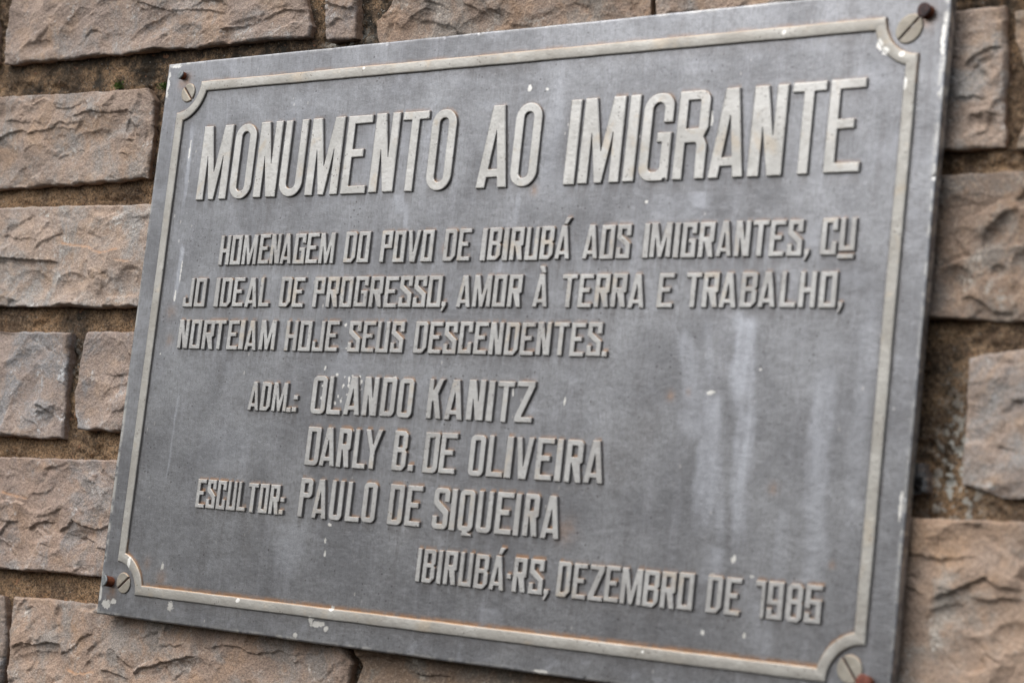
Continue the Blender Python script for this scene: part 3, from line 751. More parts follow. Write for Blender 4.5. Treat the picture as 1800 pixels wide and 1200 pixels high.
# black band on the mortar just right of the plaque, stronger higher up
mould += 0.5 * np.exp(-((MX - 345) / 12) ** 2) * sstep(40, 160, MZ)
mould *= 1 - 0.55 * sstep(346, 362, MX)
mould *= 1 - 0.8 * np.exp(-((MX - 368) / 18) ** 2 - ((MZ + 30) / 60) ** 2)
set_attr(me, 'mould', np.clip(fl(mould), 0, 1))
lich = (1.2 * np.exp(-((MX - 345) / 15) ** 2 - ((MZ + 72) / 38) ** 2) + 0.5 * np.exp(-((MX + 418) / 12) ** 2 - ((MZ + 20) / 20) ** 2)
        + 0.9 * np.exp(-((MX + 165) / 18) ** 2 - ((MZ - 218) / 10) ** 2) + 0.7 * np.exp(-((MX + 95) / 30) ** 2 - ((MZ + 218) / 9) ** 2))
set_attr(me, 'lichen', np.clip(fl(lich), 0, 1))
o = link('mortar', me, M_MORTAR, wall)
o.location.y = -0.03

# ------------------------------------------------------------------ glyphs (mm, x right, z up)
def fillet(poly, rad, seg=5):
    """round corners; rad = one radius or list per vertex"""
    n = len(poly); out = []
    for i in range(n):
        r = rad[i] if isinstance(rad, (list, tuple)) else rad
        p = np.array(poly[i], float); a = np.array(poly[i - 1], float); b = np.array(poly[(i + 1) % n], float)
        da = a - p; db = b - p
        la, lb = np.hypot(*da), np.hypot(*db)
        if la < 1e-6 or lb < 1e-6:
            continue
        da /= la; db /= lb
        c = float(np.clip(da @ db, -1, 1))
        ang = math.acos(c)
        if r <= 1e-6 or ang > math.pi - 0.06:
            out.append(tuple(p)); continue
        tl = min(r / math.tan(ang / 2), 0.48 * la, 0.48 * lb)
        r = tl * math.tan(ang / 2)
        p1 = p + da * tl; p2 = p + db * tl
        k = max(2, int(seg * (1 if r < 1 else 2)))
        bis = (da + db); bis /= np.hypot(*bis)
        cen = p + bis * (r / math.sin(ang / 2))
        a1 = math.atan2(*(p1 - cen)[::-1]); a2 = math.atan2(*(p2 - cen)[::-1])
        d = (a2 - a1 + math.pi) % (2 * math.pi) - math.pi
        for j in range(k + 1):
            t = a1 + d * j / k
            out.append((cen[0] + r * math.cos(t), cen[1] + r * math.sin(t)))
    return out


def rect(x0, z0, x1, z1):
    return [(x0, z0), (x1, z0), (x1, z1), (x0, z1)]


def glyph(ch, w, h, style):
    """list of (outer, holes)"""
    title = style == 'title'; name = style == 'name'; body = style == 'body'
    s = {'title': 6.9, 'name': 4.1, 'body': 3.5}[style]
    t = {'title': 5.8, 'name': 3.5, 'body': 2.9}[style]
    s = min(s, w * 0.36)
    e = 0.35 if title else 0.25          # general softness of cast corners
    F = lambda p, r=None: fillet(p, e if r is None else [e if q is None else q for q in r])
    N = None
    R = {'title': w * 0.5, 'name': w * 0.30, 'body': 0.3}[style]
    m = h * 0.52
    if ch == 'I':
        return [(F(rect(0, 0, w, h)), [])]
    if ch in 'O':
        r = R
        ri = max(r - s * 0.9, 0.3)
        return [(fillet(rect(0, 0, w, h), r, 6), [fillet(rect(s, t, w - s, h - t), ri, 6)])]
    if ch == 'Q':
        r = R
        o = fillet(rect(0, 0, w, h), r, 6)
        tail = F([(w * .30, -.11 * h), (w * .98, -.11 * h), (w * .92, -.045 * h), (w * .72, -.035 * h), (w * .70, .03 * h), (w * .34, .03 * h)])
        return [(o, [fillet(rect(s, t, w - s, h - t), max(r - s * .9, .3), 6)]), (tail, [])]
    if ch == 'D':
        if body:
            c = w * .30; c2 = w * .14
            o = [(0, 0), (w - c, 0), (w, c * 1.1), (w, h - c2), (w - c2, h), (0, h)]
            i = [(s, t), (w - s - .06 * w, t), (w - s, t + .12 * w), (w - s, h - t), (s, h - t)]
            return [(F(o), [F(i)])]
        r = w * .32
        return [(F(rect(0, 0, w, h), [N, r, r * .5, N]), [F(rect(s, t, w - s, h - t), [N, r * .35, .4, N])])]
    if ch == 'B':
        c = w * (.30 if body else .25); c2 = w * (.12 if body else .22); nn = h * .045; mm = h * .52
        o = [(0, 0), (w - c, 0), (w, c), (w, mm - nn * 1.3), (w - nn * 1.1, mm), (w, mm + nn * 1.3), (w, h - c2), (w - c2, h), (0, h)]
        return [(F(o, [N, c * .6, c * .6, N, N, N, c2, c2, N]), [F(rect(s, t, w - s, mm - t * .5)), F(rect(s, mm + t * .5, w - s, h - t))])]
    if ch == 'P':
        bz = h * (.44 if body else .50); c = w * (.06 if body else .26)
        o = [(0, 0), (s, 0), (s, bz), (w, bz), (w, h), (0, h)]
        rr = .4 if body else w * .3
        return [(F(o, [N, N, N, rr, rr, N]), [F(rect(s, bz + t, w - s, h - t), .4 if False else None)])]
    if ch == 'R':
        bz = h * (.45 if body else .47)
        if title:
            o = [(0, 0), (s, 0), (s, bz - t * .55), (w - s - .02 * w, bz - t * .55), (w - s, 0), (w, 0), (w, bz - t * .8), (w - .12 * w, bz + .2), (w, bz + t), (w, h), (0, h)]
            rr = [N, N, .6, 2.0, N, N, 3, .8, 3.0, w * .3, N]
        else:
            o = [(0, 0), (s, 0), (s, bz - .02 * h), (s + .05 * w, bz - .02 * h), (w - s, 0), (w, 0), (w - .15 * w, bz - .03 * h), (w, bz), (w, h), (0, h)]
            q = .4 if body else w * .26
            rr = [N, N, N, N, N, N, .5, q, q, N]
        return [(F(o, rr), [F(rect(s, bz + t, w - s, h - t), [.3, .5, .8 if not body else .2, .3])])]
    if ch == 'E':
        a = w * (.76 if title else .80)
        return [(F([(0, 0), (w, 0), (w, t), (s, t), (s, m - t / 2), (a, m - t / 2), (a, m + t / 2), (s, m + t / 2), (s, h - t), (w, h - t), (w, h), (0, h)]), [])]
    if ch == 'L':
        return [(F([(0, 0), (w, 0), (w, t), (s, t), (s, h), (0, h)]), [])]
    if ch == 'T':
        a = (w - s) / 2
        return [(F([(a, 0), (a + s, 0), (a + s, h - t), (w, h - t), (w, h), (0, h), (0, h - t), (a, h - t)]), [])]
    if ch == 'H':
        b0 = h * .42
        return [(F([(0, 0), (s, 0), (s, b0), (w - s, b0), (w - s, 0), (w, 0), (w, h), (w - s, h), (w - s, b0 + t), (s, b0 + t), (s, h), (0, h)]), [])]
    if ch == 'J':
        return [(F([(0, 0), (w, 0), (w, h), (w - s, h), (w - s, t), (s * .85, t), (s * .85, .34 * h), (0, .34 * h)]), [])]
    if ch in 'Uu':
        b0 = h * .11 if ch == 'u' else 0
        r = R; ri = max(r - s * .9, .3)
        return [(F([(0, b0), (w, b0), (w, h), (w - s, h), (w - s, b0 + t), (s, b0 + t), (s, h), (0, h)], [r, r, N, N, ri, ri, N, N]), [])]
    if ch == 'C':
        return [(F([(0, 0), (w, 0), (w, .36 * h), (w - s, .36 * h), (w - s, t), (s, t), (s, h - t), (w - s, h - t), (w - s, .66 * h), (w, .66 * h), (w, h), (0, h)]), [])]
    if ch == 'G':
        if title:
            o = [(0, 0), (w - s * .55, 0), (w - s * .55, 1.2), (w - s * .2, 1.6), (w - s * .2, .2), (w, .2), (w, .55 * h), (w * .52, .55 * h), (w * .52, .44 * h), (w - s, .44 * h), (w - s, t), (s, t), (s, h - t), (w - s, h - t), (w - s, .66 * h), (w, .66 * h), (w, h), (0, h)]
            rr = [w * .48, w * .30, .3, .3, N, N, N, N, N, N, w * .16, w * .16, w * .2, w * .2, N, N, w * .5, w * .5]
            return [(F(o, rr), [])]
        return [(F([(0, 0), (w, 0), (w, .54 * h), (w * .48, .54 * h), (w * .48, .42 * h), (w - s, .42 * h), (w - s, t), (s, t), (s, h - t), (w - s, h - t), (w - s, .68 * h), (w, .68 * h), (w, h), (0, h)]), [])]
    if ch == 'S':
        o = [(0, 0), (w, 0), (w, .45 * h), (s, .70 * h), (s, h - t), (w - s, h - t), (w - s, .66 * h), (w, .66 * h), (w, h), (0, h), (0, .60 * h), (w - s, .36 * h), (w - s, t), (s, t), (s, .32 * h), (0, .32 * h)]
        if body:
            return [(F(o), [])]
        q = w * .28
        return [(F(o, [q, q, 3, 1.5, .6, .6, N, N, q, q, 3, 1.5, .6, .6, N, N]), [])]
    if ch in 'AÁÀ':
        a = w * .285; tp = w * .195
        k = (w / 2 - tp) / h
        z0, z1 = .13 * h, .13 * h + t * (.95 if title else .85)
        zt = (w / 2 - a) / k
        o = [(0, 0), (a, 0), (a + k * z0, z0), (w - a - k * z0, z0), (w - a, 0), (w, 0), (w / 2 + tp, h), (w / 2 - tp, h)]
        i = [(a + k * z1, z1), (w - a - k * z1, z1), (w / 2, zt)]
        res = [(F(o), [F(i, [.2, .2, .15])])]
        if ch == 'Á':
            res.append((F([(.44 * w, 1.035 * h), (.66 * w, 1.035 * h), (.95 * w, 1.24 * h), (.56 * w, 1.24 * h)]), []))
        if ch == 'À':
            res.append((F([(.48 * w, 1.035 * h), (.72 * w, 1.035 * h), (.62 * w, 1.25 * h), (.24 * w, 1.25 * h)]), []))
        return res
    if ch == 'M':
        a = w * (.235 if title else .225); f = w * .085; b = w * .30
        return [(F([(0, 0), (a, 0), (a, .60 * h), (.5 * w - f, 0), (.5 * w + f, 0), (w - a, .60 * h), (w - a, 0), (w, 0), (w, h), (w - b, h), (.5 * w, .36 * h), (b, h), (0, h)], [N, N, .1, N, N, .1, N, N, N, N, .15, N, N]), [])]
    if ch == 'N':
        a = w * .335
        return [(F([(0, 0), (a, 0), (a, .55 * h), (.58 * w, 0), (w, 0), (w, h), (w - a, h), (w - a, .42 * h), (.42 * w, h), (0, h)], [N, N, .1, N, N, N, N, .1, N, N]), [])]
    if ch == 'V':
        f = w * .21; a = w * .31
        return [(F([(w / 2 - f, 0), (w / 2 + f, 0), (w, h), (w - a, h), (w / 2, .27 * h), (a, h), (0, h)], [N, N, N, N, .15, N, N]), [])]
    if ch == 'Y':
        q = s / 2; a = w * .29
        return [(F([(w / 2 - q, 0), (w / 2 + q, 0), (w / 2 + q, .44 * h), (w, h), (w - a, h), (w / 2, .60 * h), (a, h), (0, h), (w / 2 - q, .44 * h)]), [])]
    if ch == 'K':
        return [(F([(0, 0), (s, 0), (s, .40 * h), (s + .06 * w, .47 * h), (w - s, 0), (w, 0), (.67 * w, .62 * h), (1.03 * w, h), (w - s, h), (s, .70 * h), (s, h), (0, h)]), [])]
    if ch == 'Z':
        return [(F([(0, 0), (w, 0), (w, t), (s * 1.25, t), (w, h - t), (w, h), (0, h), (0, h - t), (w - s * 1.25, h - t), (0, t)]), [])]
    if ch == '1':
        q = min(s, w * .62)
        return [(F([(w - q, 0), (w, 0), (w, h), (0, h), (0, h - t * 1.1), (w - q, h - t * 1.1)]), [])]
    if ch == '9':
        return [(F([(0, 0), (w, 0), (w, h), (0, h), (0, .38 * h), (w - s, .38 * h), (w - s, t), (s * 1.05, t), (s * 1.05, .29 * h), (0, .29 * h)]), [F(rect(s, .38 * h + t, w - s, h - t))])]
    if ch == '8':
        c = w * .22; nn = h * .04; mm = .53 * h
        o = [(c, 0), (w - c, 0), (w, c), (w, mm - nn), (w - nn, mm), (w, mm + nn), (w, h - c), (w - c, h), (c, h), (0, h - c), (0, mm + nn), (nn, mm), (0, mm - nn), (0, c)]
        return [(F(o), [F(rect(s, t, w - s, mm - t * .5)), F(rect(s, mm + t * .5, w - s, h - t))])]
    if ch == '5':
        return [(F([(0, 0), (w, 0), (w, .62 * h), (s, .62 * h), (s, h - t), (w, h - t), (w, h), (0, h), (0, .38 * h), (s, .38 * h), (s, .62 * h - t), (w - s, .62 * h - t), (w - s, t), (s, t), (s, .27 * h), (0, .27 * h)]), [])]
    if ch == ',':
        return [(F([(.05 * w, -.14 * h), (.42 * w, -.14 * h), (w, .06 * h), (w, .17 * h), (.15 * w, .17 * h), (.15 * w, .03 * h), (.35 * w, .03 * h)]), [])]
    if ch == '.':
        return [(F(rect(0, 0, w, .17 * h)), [])]
    if ch == ':':
        return [(F(rect(0, 0, w, .17 * h)), []), (F(rect(.1 * w, .42 * h, 1.05 * w, .58 * h)), [])]
    if ch == '·':
        return [(F(rect(0, .37 * h, w, .52 * h)), [])]
    if ch == '_':
        return [(F(rect(0, -.10 * h, w, .03 * h)), [])]
    raise ValueError(ch)


def area2(p):
    p = np.array(p)
    x, y = p[:, 0], p[:, 1]
    return float(np.sum(x * np.roll(y, -1) - np.roll(x, -1) * y))


def offset(loop, d):
    """move a loop by d to its left (into the material for ccw outer / cw hole)"""
    p = np.array(loop, float)
    a = np.roll(p, 1, 0); b = np.roll(p, -1, 0)
    e1 = p - a; e2 = b - p
    e1 /= np.maximum(np.hypot(e1[:, 0], e1[:, 1]), 1e-9)[:, None]
    e2 /= np.maximum(np.hypot(e2[:, 0], e2[:, 1]), 1e-9)[:, None]
    n1 = np.stack([-e1[:, 1], e1[:, 0]], 1); n2 = np.stack([-e2[:, 1], e2[:, 0]], 1)
    n = n1 + n2
    ln = np.hypot(n[:, 0], n[:, 1])
    n /= np.maximum(ln, 1e-6)[:, None]
    k = 1.0 / np.maximum(ln / 2, 0.62)
    return p + n * (d * k)[:, None]


def raise_shapes(name, shapes, y_face, y_base, draft, soft=0.22):
    """cast relief: flat face, softened edge, sloping walls.  shapes in plaque mm"""
    V, Fc = [], []
    for outer, holes in shapes:
        loops = []
        for i, lp in enumerate([outer] + holes):
            ccw = area2(lp) > 0
            if ccw != (i == 0):
                lp = lp[::-1]
            loops.append(lp)
        rings = [(soft * 1.9, y_face), (soft * .75, y_face + soft * .28), (0.0, y_face + soft * 1.1), (-draft, y_base)]
        start = []
        for dd, y in rings:
            st = []
            for lp in loops:
                q = offset(lp, dd)
                st.append(len(V))
                V.extend((x, y, z) for x, z in q)
            start.append(st)
        # face
        pol = [[Vector((V[start[0][i] + j][0], V[start[0][i] + j][2], 0)) for j in range(len(lp))] for i, lp in enumerate(loops)]
        flat = [start[0][i] + j for i, lp in enumerate(loops) for j in range(len(lp))]
        for tri in tessellate_polygon(pol):
            a, b, c = (flat[k] for k in tri)
            A, B, Cc = V[a], V[b], V[c]
            s2 = (B[0] - A[0]) * (Cc[2] - A[2]) - (Cc[0] - A[0]) * (B[2] - A[2])
            Fc.append((a, b, c) if s2 > 0 else (a, c, b))     # normal to -Y
        for r in range(3):
            for i, lp in enumerate(loops):
                n = len(lp)
                for j in range(n):
                    a = start[r][i] + j; b = start[r][i] + (j + 1) % n
                    c = start[r + 1][i] + (j + 1) % n; d = start[r + 1][i] + j
                    Fc.append((a, d, c, b))
    return make_mesh(name, np.array(V) * MM, Fc)


# ------------------------------------------------------------------ the plaque
plaque = empty('memorial_plaque', (0, 0, 0))
tag(plaque, 'grey cast metal plaque with raised lettering fixed to the stone wall', 'plaque')
HALF_W, ZT, ZB = 326.0, 206.4, -206.6
PLATE_Y = 1.6
COVER = []            # outlines of everything raised, to place the rust and the painted shade

for style, z0, z1, letters in LINES:
    h = z1 - z0
    xs_ = [q[1] for q in letters]
    row = empty('inscription_line', ((min(xs_) - 2) * MM, 0, z0 * MM), plaque)
    rl = random.Random(int(z0 * 10))
    for k, (ch, x0, x1) in enumerate(letters):
        if ch == 'U' and k + 1 < len(letters) and letters[k + 1][0] == '_':
            ch = 'u'
        jz = rl.uniform(-0.25, 0.25)
        sh = glyph(ch, x1 - x0, h, style)
        sh = [([(x + x0, z + z0 + jz) for x, z in o], [[(x + x0, z + z0 + jz) for x, z in hh] for hh in hs]) for o, hs in sh]
        for o_, hs in sh:
            COVER.append((o_, hs))
        me = raise_shapes('letter', sh, rl.uniform(-0.08, 0.08), PLATE_Y + 0.35, 0.30 if style == 'title' else 0.32, 0.34 if style == 'title' else 0.24)
        nm = {',': 'comma', '.': 'full_stop', ':': 'colon', '·': 'raised_dot', '_': 'underline_bar'}.get(ch, 'letter')
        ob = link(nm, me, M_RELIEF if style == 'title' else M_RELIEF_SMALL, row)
        ob.location = -row.location

# raised border with scooped corners
A_, B_, a_, w_, ai_ = 308.87, 190.0, 22.79, 7.55, 29.15
ri_ = math.hypot(ai_, w_)


def border_path():
    outer, inner = [], []

    def seg(p, q, pi, qi):
        n = max(2, int(math.dist(p, q) / 0.9))
        for k in range(n):
            t = k / n
            outer.append((p[0] + (q[0] - p[0]) * t, p[1] + (q[1] - p[1]) * t))
            inner.append((pi[0] + (qi[0] - pi[0]) * t, pi[1] + (qi[1] - pi[1]) * t))

    def arc(cx, cz, o0, o1, i0, i1):
        n = 34
        for k in range(n):
            t = k / n
            b = o0 + (o1 - o0) * t; c = i0 + (i1 - i0) * t
            outer.append((cx + a_ * math.cos(b), cz + a_ * math.sin(b)))
            inner.append((cx + ri_ * math.cos(c), cz + ri_ * math.sin(c)))
    dl = math.asin(w_ / ri_)
    P = math.pi
    # clockwise seen from the front: top, TR, right, BR, bottom, BL, left, TL
    seg((-A_ + a_, B_), (A_ - a_, B_), (-A_ + ai_, B_ - w_), (A_ - ai_, B_ - w_))
    arc(A_, B_, P, 1.5 * P, P + dl, 1.5 * P - dl)
    seg((A_, B_ - a_), (A_, -B_ + a_), (A_ - w_, B_ - ai_), (A_ - w_, -B_ + ai_))
    arc(A_, -B_, .5 * P, P, .5 * P + dl, P - dl)
    seg((A_ - a_, -B_), (-A_ + a_, -B_), (A_ - ai_, -B_ + w_), (-A_ + ai_, -B_ + w_))
    arc(-A_, -B_, 0, .5 * P, dl, .5 * P - dl)
    seg((-A_, -B_ + a_), (-A_, B_ - a_), (-A_ + w_, -B_ + ai_), (-A_ + w_, B_ - ai_))
    arc(-A_, B_, -.5 * P, 0, -.5 * P + dl, -dl)
    return np.array(outer), np.array(inner)


bo, bi_ = border_path()
COVER.append(([tuple(q) for q in bo], [[tuple(q) for q in bi_]]))
wob = fbm(bo[:, 0] / 40, bo[:, 1] / 40, 77, 3)[:, None] * 0.35
dirv = (bi_ - bo) / np.linalg.norm(bi_ - bo, axis=1)[:, None]
bo2 = bo + dirv * wob; bi2 = bi_ + dirv * (fbm(bi_[:, 0] / 35, bi_[:, 1] / 35, 78, 3)[:, None] * 0.3)
prof = [(-0.05, PLATE_Y + .35), (0.0, 0.55), (0.035, 0.26)] + [(t, 0.16 - 0.30 * math.sin(t * math.pi) ** .7) for t in (.10, .2, .32, .44, .56, .68, .80, .90)] + [(0.965, 0.26), (1.0, 0.55), (1.05, PLATE_Y + .35)]
G = np.zeros((len(bo), len(prof), 3))
for j, (t, y) in enumerate(prof):
    q = bo2 + (bi2 - bo2) * t
    G[:, j, 0] = q[:, 0]; G[:, j, 2] = q[:, 1]
    G[:, j, 1] = y + 0.06 * noise(q[:, 0] / 6, q[:, 1] / 6, 79) * (1 if y < .5 else 0)
me = grid_mesh('border', G[:, ::-1] * MM, smooth=False, closed=True)
SPOTS = [  # paint splashes and chips: x, z, rx, rz
    (-103, -194, 8.5, 2.2), (-110.5, -192.6, 3.0, 4.2), (-96, -196.5, 3.0, 3.0),
    (-248.5, -194.5, 3.2, 5.0), (-180, -184.6, 2.6, 1.9), (-92, -182.7, 2.4, 2.0), (-123, -203, 3, 2),
    (190.5, -30, 3.4, 1.9), (218, -127, 2.6, 3.6), (201.3, -170, 2.0, 1.8), (230, -169, 1.6, 2.4),
    (231.5, -135.4, 3.8, 0.8), (-111, -122.0, 3.2, 1.8), (-104, -127.3, 1.7, 1.4), (-106, -138, 1.3, 2.2), (-105, -147, 1.1, 2.2),
    (26.8, 165.3, 2.2, 2.6), (129.3, 86.8, 2.0, 1.6), (-290.5, 138, 1.1, 10), (-283, 46, 1.0, 12), (-286, 30, 1.2, 7),
    (218, 186.2, 2.0, 1.8), (283, 174.5, 3.4, 3.6), (287.5, 170, 3.2, 2.6), (298.4, 167.3, 2.4, 2.2), (162, -185.4, 1.2, 1.2), (302, 150, 2.0, 4.5),
    (-317, -199, 6, 4), (-309, -196, 4, 2.6), (-324, -192, 2, 9), (-324, 190, 2.2, 14), (-318, 204, 7, 1.4), (-296, -167, 2, 5.5),
    (87, -205, 7, 1.6), (322.5, -90, 1.5, 10), (323, 175, 2.0, 14), (204, -136, 3, 1.0), (41, -34, 0.9, 3.8), (83, -38, 0.9, 3.2),
    (-262, -167, 1.8, 2.6), (-122, 188.5, 1.4, 1.4), (66, 102, 2.0, 2.6), (118, 128, 2.0, 4.0), (171, 135, 2, 6)]


def spot_field(X, Z, amp=1.0):
    f = np.zeros_like(X)
    for x, z, rx, rz in SPOTS:
        q = ((X - x) / (rx * amp)) ** 2 + ((Z - z) / (rz * amp)) ** 2
        f = np.maximum(f, np.clip(1.12 - 0.80 * np.sqrt(q), 0, 1))
    return f


Gm = G[:, ::-1]
set_attr(me, 'spot', spot_field(Gm[..., 0], Gm[..., 2]) * (Gm[..., 1] < 0.7) + 0.25 * fbm(Gm[..., 0] / 2.5, Gm[..., 2] / 2.5, 80, 2))
tt = np.linspace(0, 1, len(prof))[None, ::-1]
set_attr(me, 'rust', np.clip(0.8 * np.exp(-((1 - tt) / 0.14) ** 2) * (Gm[..., 2] < -150) + 0.7 * np.exp(-(tt / 0.16) ** 2) * (Gm[..., 2] > 150), 0, 1))
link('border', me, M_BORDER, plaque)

# the plate itself: fine front sheet, rounded arris, sides
res = 0.8
px = np.arange(-HALF_W + 1.2, HALF_W - 1.19, res)
pz = np.arange(ZB + 1.2, ZT - 1.19, res)
PXs = np.r_[-HALF_W + .05, -HALF_W, -HALF_W + .25, -HALF_W + .7, px, HALF_W - .7, HALF_W - .25, HALF_W, HALF_W - .05]
PZs = np.r_[ZB + .05, ZB, ZB + .25, ZB + .7, pz, ZT - .7, ZT - .25, ZT, ZT - .05]
PX, PZ = np.meshgrid(PXs, PZs)
dep = lambda n: np.r_[6.4, 0.9, 0.3, 0.06, np.zeros(n - 8), 0.06, 0.3, 0.9, 6.4]
PY = PLATE_Y + np.maximum(dep(len(PXs))[None, :], dep(len(PZs))[:, None])
flat = PY < PLATE_Y + 1.0
edge_d = np.minimum(np.minimum(PX + HALF_W, HALF_W - PX), np.minimum(PZ - ZB, ZT - PZ))
PY += flat * (0.22 * fbm(PX / 90, PZ / 70, 601, 3) + 0.03 * noise(PX / 3, PZ / 3, 603))
# cast edges are never quite straight
PX2 = PX + 0.45 * fbm(PZ / 45, PZ * 0 + np.sign(PX) * 3, 605, 4) * sstep(HALF_W - 12, HALF_W, np.abs(PX)) 
PZ2 = PZ + 0.55 * fbm(PX / 60, PX * 0 + np.sign(PZ) * 5, 607, 4) * sstep(190, 206, np.abs(PZ))
nick = sstep(0.35, 0.6, fbm(PX / 9, PZ / 9, 609, 3)) * sstep(3.0, 0.5, edge_d)
PY += 0.5 * nick * flat
me = grid_mesh('plate', np.stack([PX2, PY, PZ2], -1) * MM)

cover = np.zeros(PX.shape, bool)


def inside(loop, X, Z):
    p = np.array(loop); q = np.roll(p, -1, 0)
    c = np.zeros(X.shape, bool)
    for (x1, z1), (x2, z2) in zip(p, q):
        if z1 == z2:
            continue
        cond = ((z1 > Z) != (z2 > Z))
        c ^= cond & (X < (x2 - x1) * (Z - z1) / (z2 - z1) + x1)
    return c


for outer, holes in COVER:
    lo = np.min(outer, 0); hi = np.max(outer, 0)
    i0, i1 = np.searchsorted(PXs[4:-4], [lo[0], hi[0]]) + 4
    j0, j1 = np.searchsorted(PZs[4:-4], [lo[1], hi[1]]) + 4
    if len(outer) > 1000:        # the border: thin the path
        outer = outer[::6]; holes = [h_[::6] for h_ in holes]
    xx = PX[j0:j1, i0:i1]; zz = PZ[j0:j1, i0:i1]
    c = inside(outer, xx, zz)
    for h_ in holes:
        c ^= inside(h_, xx, zz)
    cover[j0:j1, i0:i1] |= c
cf = cover.astype(float)


def shift(a, dz, dx=0):
    return np.roll(np.roll(a, dz, 0), dx, 1)


rust = np.zeros_like(cf)
for k, wgt in ((1, 1.0), (2, 0.75), (3, 0.35)):
    rust = np.maximum(rust, shift(cf, k) * wgt)
rust *= (1 - cf)
# ledges hold more rust lower down, where rain from the whole sheet ends up
rust *= 0.28 + 0.50 * sstep(90, -140, PZ)
rust *= 0.25 + 1.1 * sstep(-0.25, 0.35, fbm(PX / 22, PZ / 16, 651, 3))
inb = (PZ > -184) & (PZ < -176) & (np.abs(PX) < 282)
rust = np.maximum(rust, inb * sstep(-178.6, -182.2, PZ) * (1 - cf))
for x, z, r_, s_ in ((-313, -190, 5, .6), (-304, 192, 5, .5), (-309, 190, 4, .4), (311, 188, 6, .5), (162, -33, 3.0, .45), (175, -30, 2, .3), (-288, 16, 5, .28), (-286, -4, 4, .25), (40, 97, 3, .45), (95, -118, 7, .35), (-30, 60, 3, .5), (-262, -176, 5, .45), (-278, -166, 4, .3), (283, -125, 2, .5), (240, -84, 3, .5)):
    rust = np.maximum(rust, s_ * np.exp(-((PX - x) / r_) ** 2 - ((PZ - z) / (r_ * 1.1)) ** 2))
set_attr(me, 'rust', np.clip(rust, 0, 1))
dirt_shade = np.zeros_like(cf)  # soft shade below and beside raised shapes painted in, plus dirt patches lower down
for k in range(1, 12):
    dirt_shade = np.maximum(dirt_shade, shift(cf, -k) * (1 - k / 12.0) * 0.42)
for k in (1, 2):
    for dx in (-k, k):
        dirt_shade = np.maximum(dirt_shade, shift(cf, 0, dx) * 0.55 / k)
dirt_shade = np.maximum(dirt_shade, 0.4 * sstep(0.2, 0.6, fbm(PX / 55, PZ / 90, 621, 4)) * sstep(60, -120, PZ))
set_attr(me, 'dirt_shade', np.clip(dirt_shade * (1 - cf), 0, 1))
pale = np.zeros_like(cf)


def streak(x, z0, z1, w0, w1, s, lean=0.0, seed=0):
    """chalky run: a vertical wash from z0 down to z1"""
    global pale
    t = (z0 - PZ) / (z0 - z1)
    ww = w0 + (w1 - w0) * t
    cx = x + lean * t + 2.0 * fbm(PZ / 25, PZ * 0 + seed, seed + 5, 3)
    q = np.abs(PX - cx) / np.maximum(ww, .5)
    q = q + 0.55 * fbm(PX / 9, PZ / 22, seed + 300, 5)
    s = min(1.0, s * 1.25)
    pale = np.maximum(pale, s * sstep(1.3, 0.35, q) * sstep(-.06, .10, t + .06 * fbm(PX / 6, PX * 0, seed, 2)) * sstep(1.12, .70, t))


streak(209, 17, -42, 9, 9, .72, 5, 1); streak(217, -36, -118, 8, 5, .75, 2, 2)
streak(193, -30, -112, 8, 11, .62, 3, 3); streak(198, -60, -120, 6, 3, .40, 10, 4)
streak(166, 8, -48, 7, 9, .36, 18, 5); streak(176, -40, -60, 14, 10, .34, 12, 6); streak(184, 14, -30, 3, 4, .3, 6, 7)
streak(266, -14, -150, 9, 7, .50, 6, 8); streak(292, 30, -120, 6, 6, .25, 0, 9); streak(248, -95, -150, 5, 5, .3, 0, 10)
streak(205, -120, -142, 6, 9, .42, 0, 11); streak(243, -150, -185, 12, 8, .28, 0, 12)
streak(-105, -10, -30, 14, 22, .25, -6, 13); streak(-77, 98, 84, 5, 9, .42, 6, 14); streak(-70, 92, 72, 2, 3, .40, 4, 15)
streak(28, 98, 74, 2, 3, .25, 0, 16); streak(167, 92, 80, 9, 7, .40, 3, 17); streak(-50, 164, 140, 3, 2, .25, -20, 18)
streak(50, 172, 90, 6, 10, .22, 0, 19); streak(-291, 158, 90, 2, 2, .5, 2, 20); streak(-284, 66, 24, 3, 2.4, .62, -2, 21)
streak(-268, -40, -110, 1.3, 1.0, .42, -2, 22); streak(-140, -128, -165, 18, 10, .32, 2, 23); streak(40, -170, -184, 10, 16, .28, 0, 24)
streak(-215, -64, -100, 30, 22, .20, 0, 25); streak(-30, -22, -44, 4, 8, .25, -14, 26); streak(55, -40, -47, 5, 5, .3, 4, 27)
pale = np.maximum(pale, 0.22 * sstep(0.05, 0.45, fbm(PX / 40, PZ / 24, 631, 4)) * sstep(-140, 60, PZ))
pale = np.maximum(pale, 0.45 * sstep(0.05, 0.5, fbm(PX / 14, PZ / 12, 633, 4)) * sstep(-188, -198, PZ) * sstep(-300, -240, PX))
pale = np.maximum(pale, 0.30 * sstep(0.1, 0.5, fbm(PX / 10, PZ / 14, 635, 4)) * sstep(-120, -160, PZ) * sstep(-100, -240, PX))
set_attr(me, 'pale', np.clip(pale, 0, 1))
sp = spot_field(PX, PZ)
rs = random.Random(11)
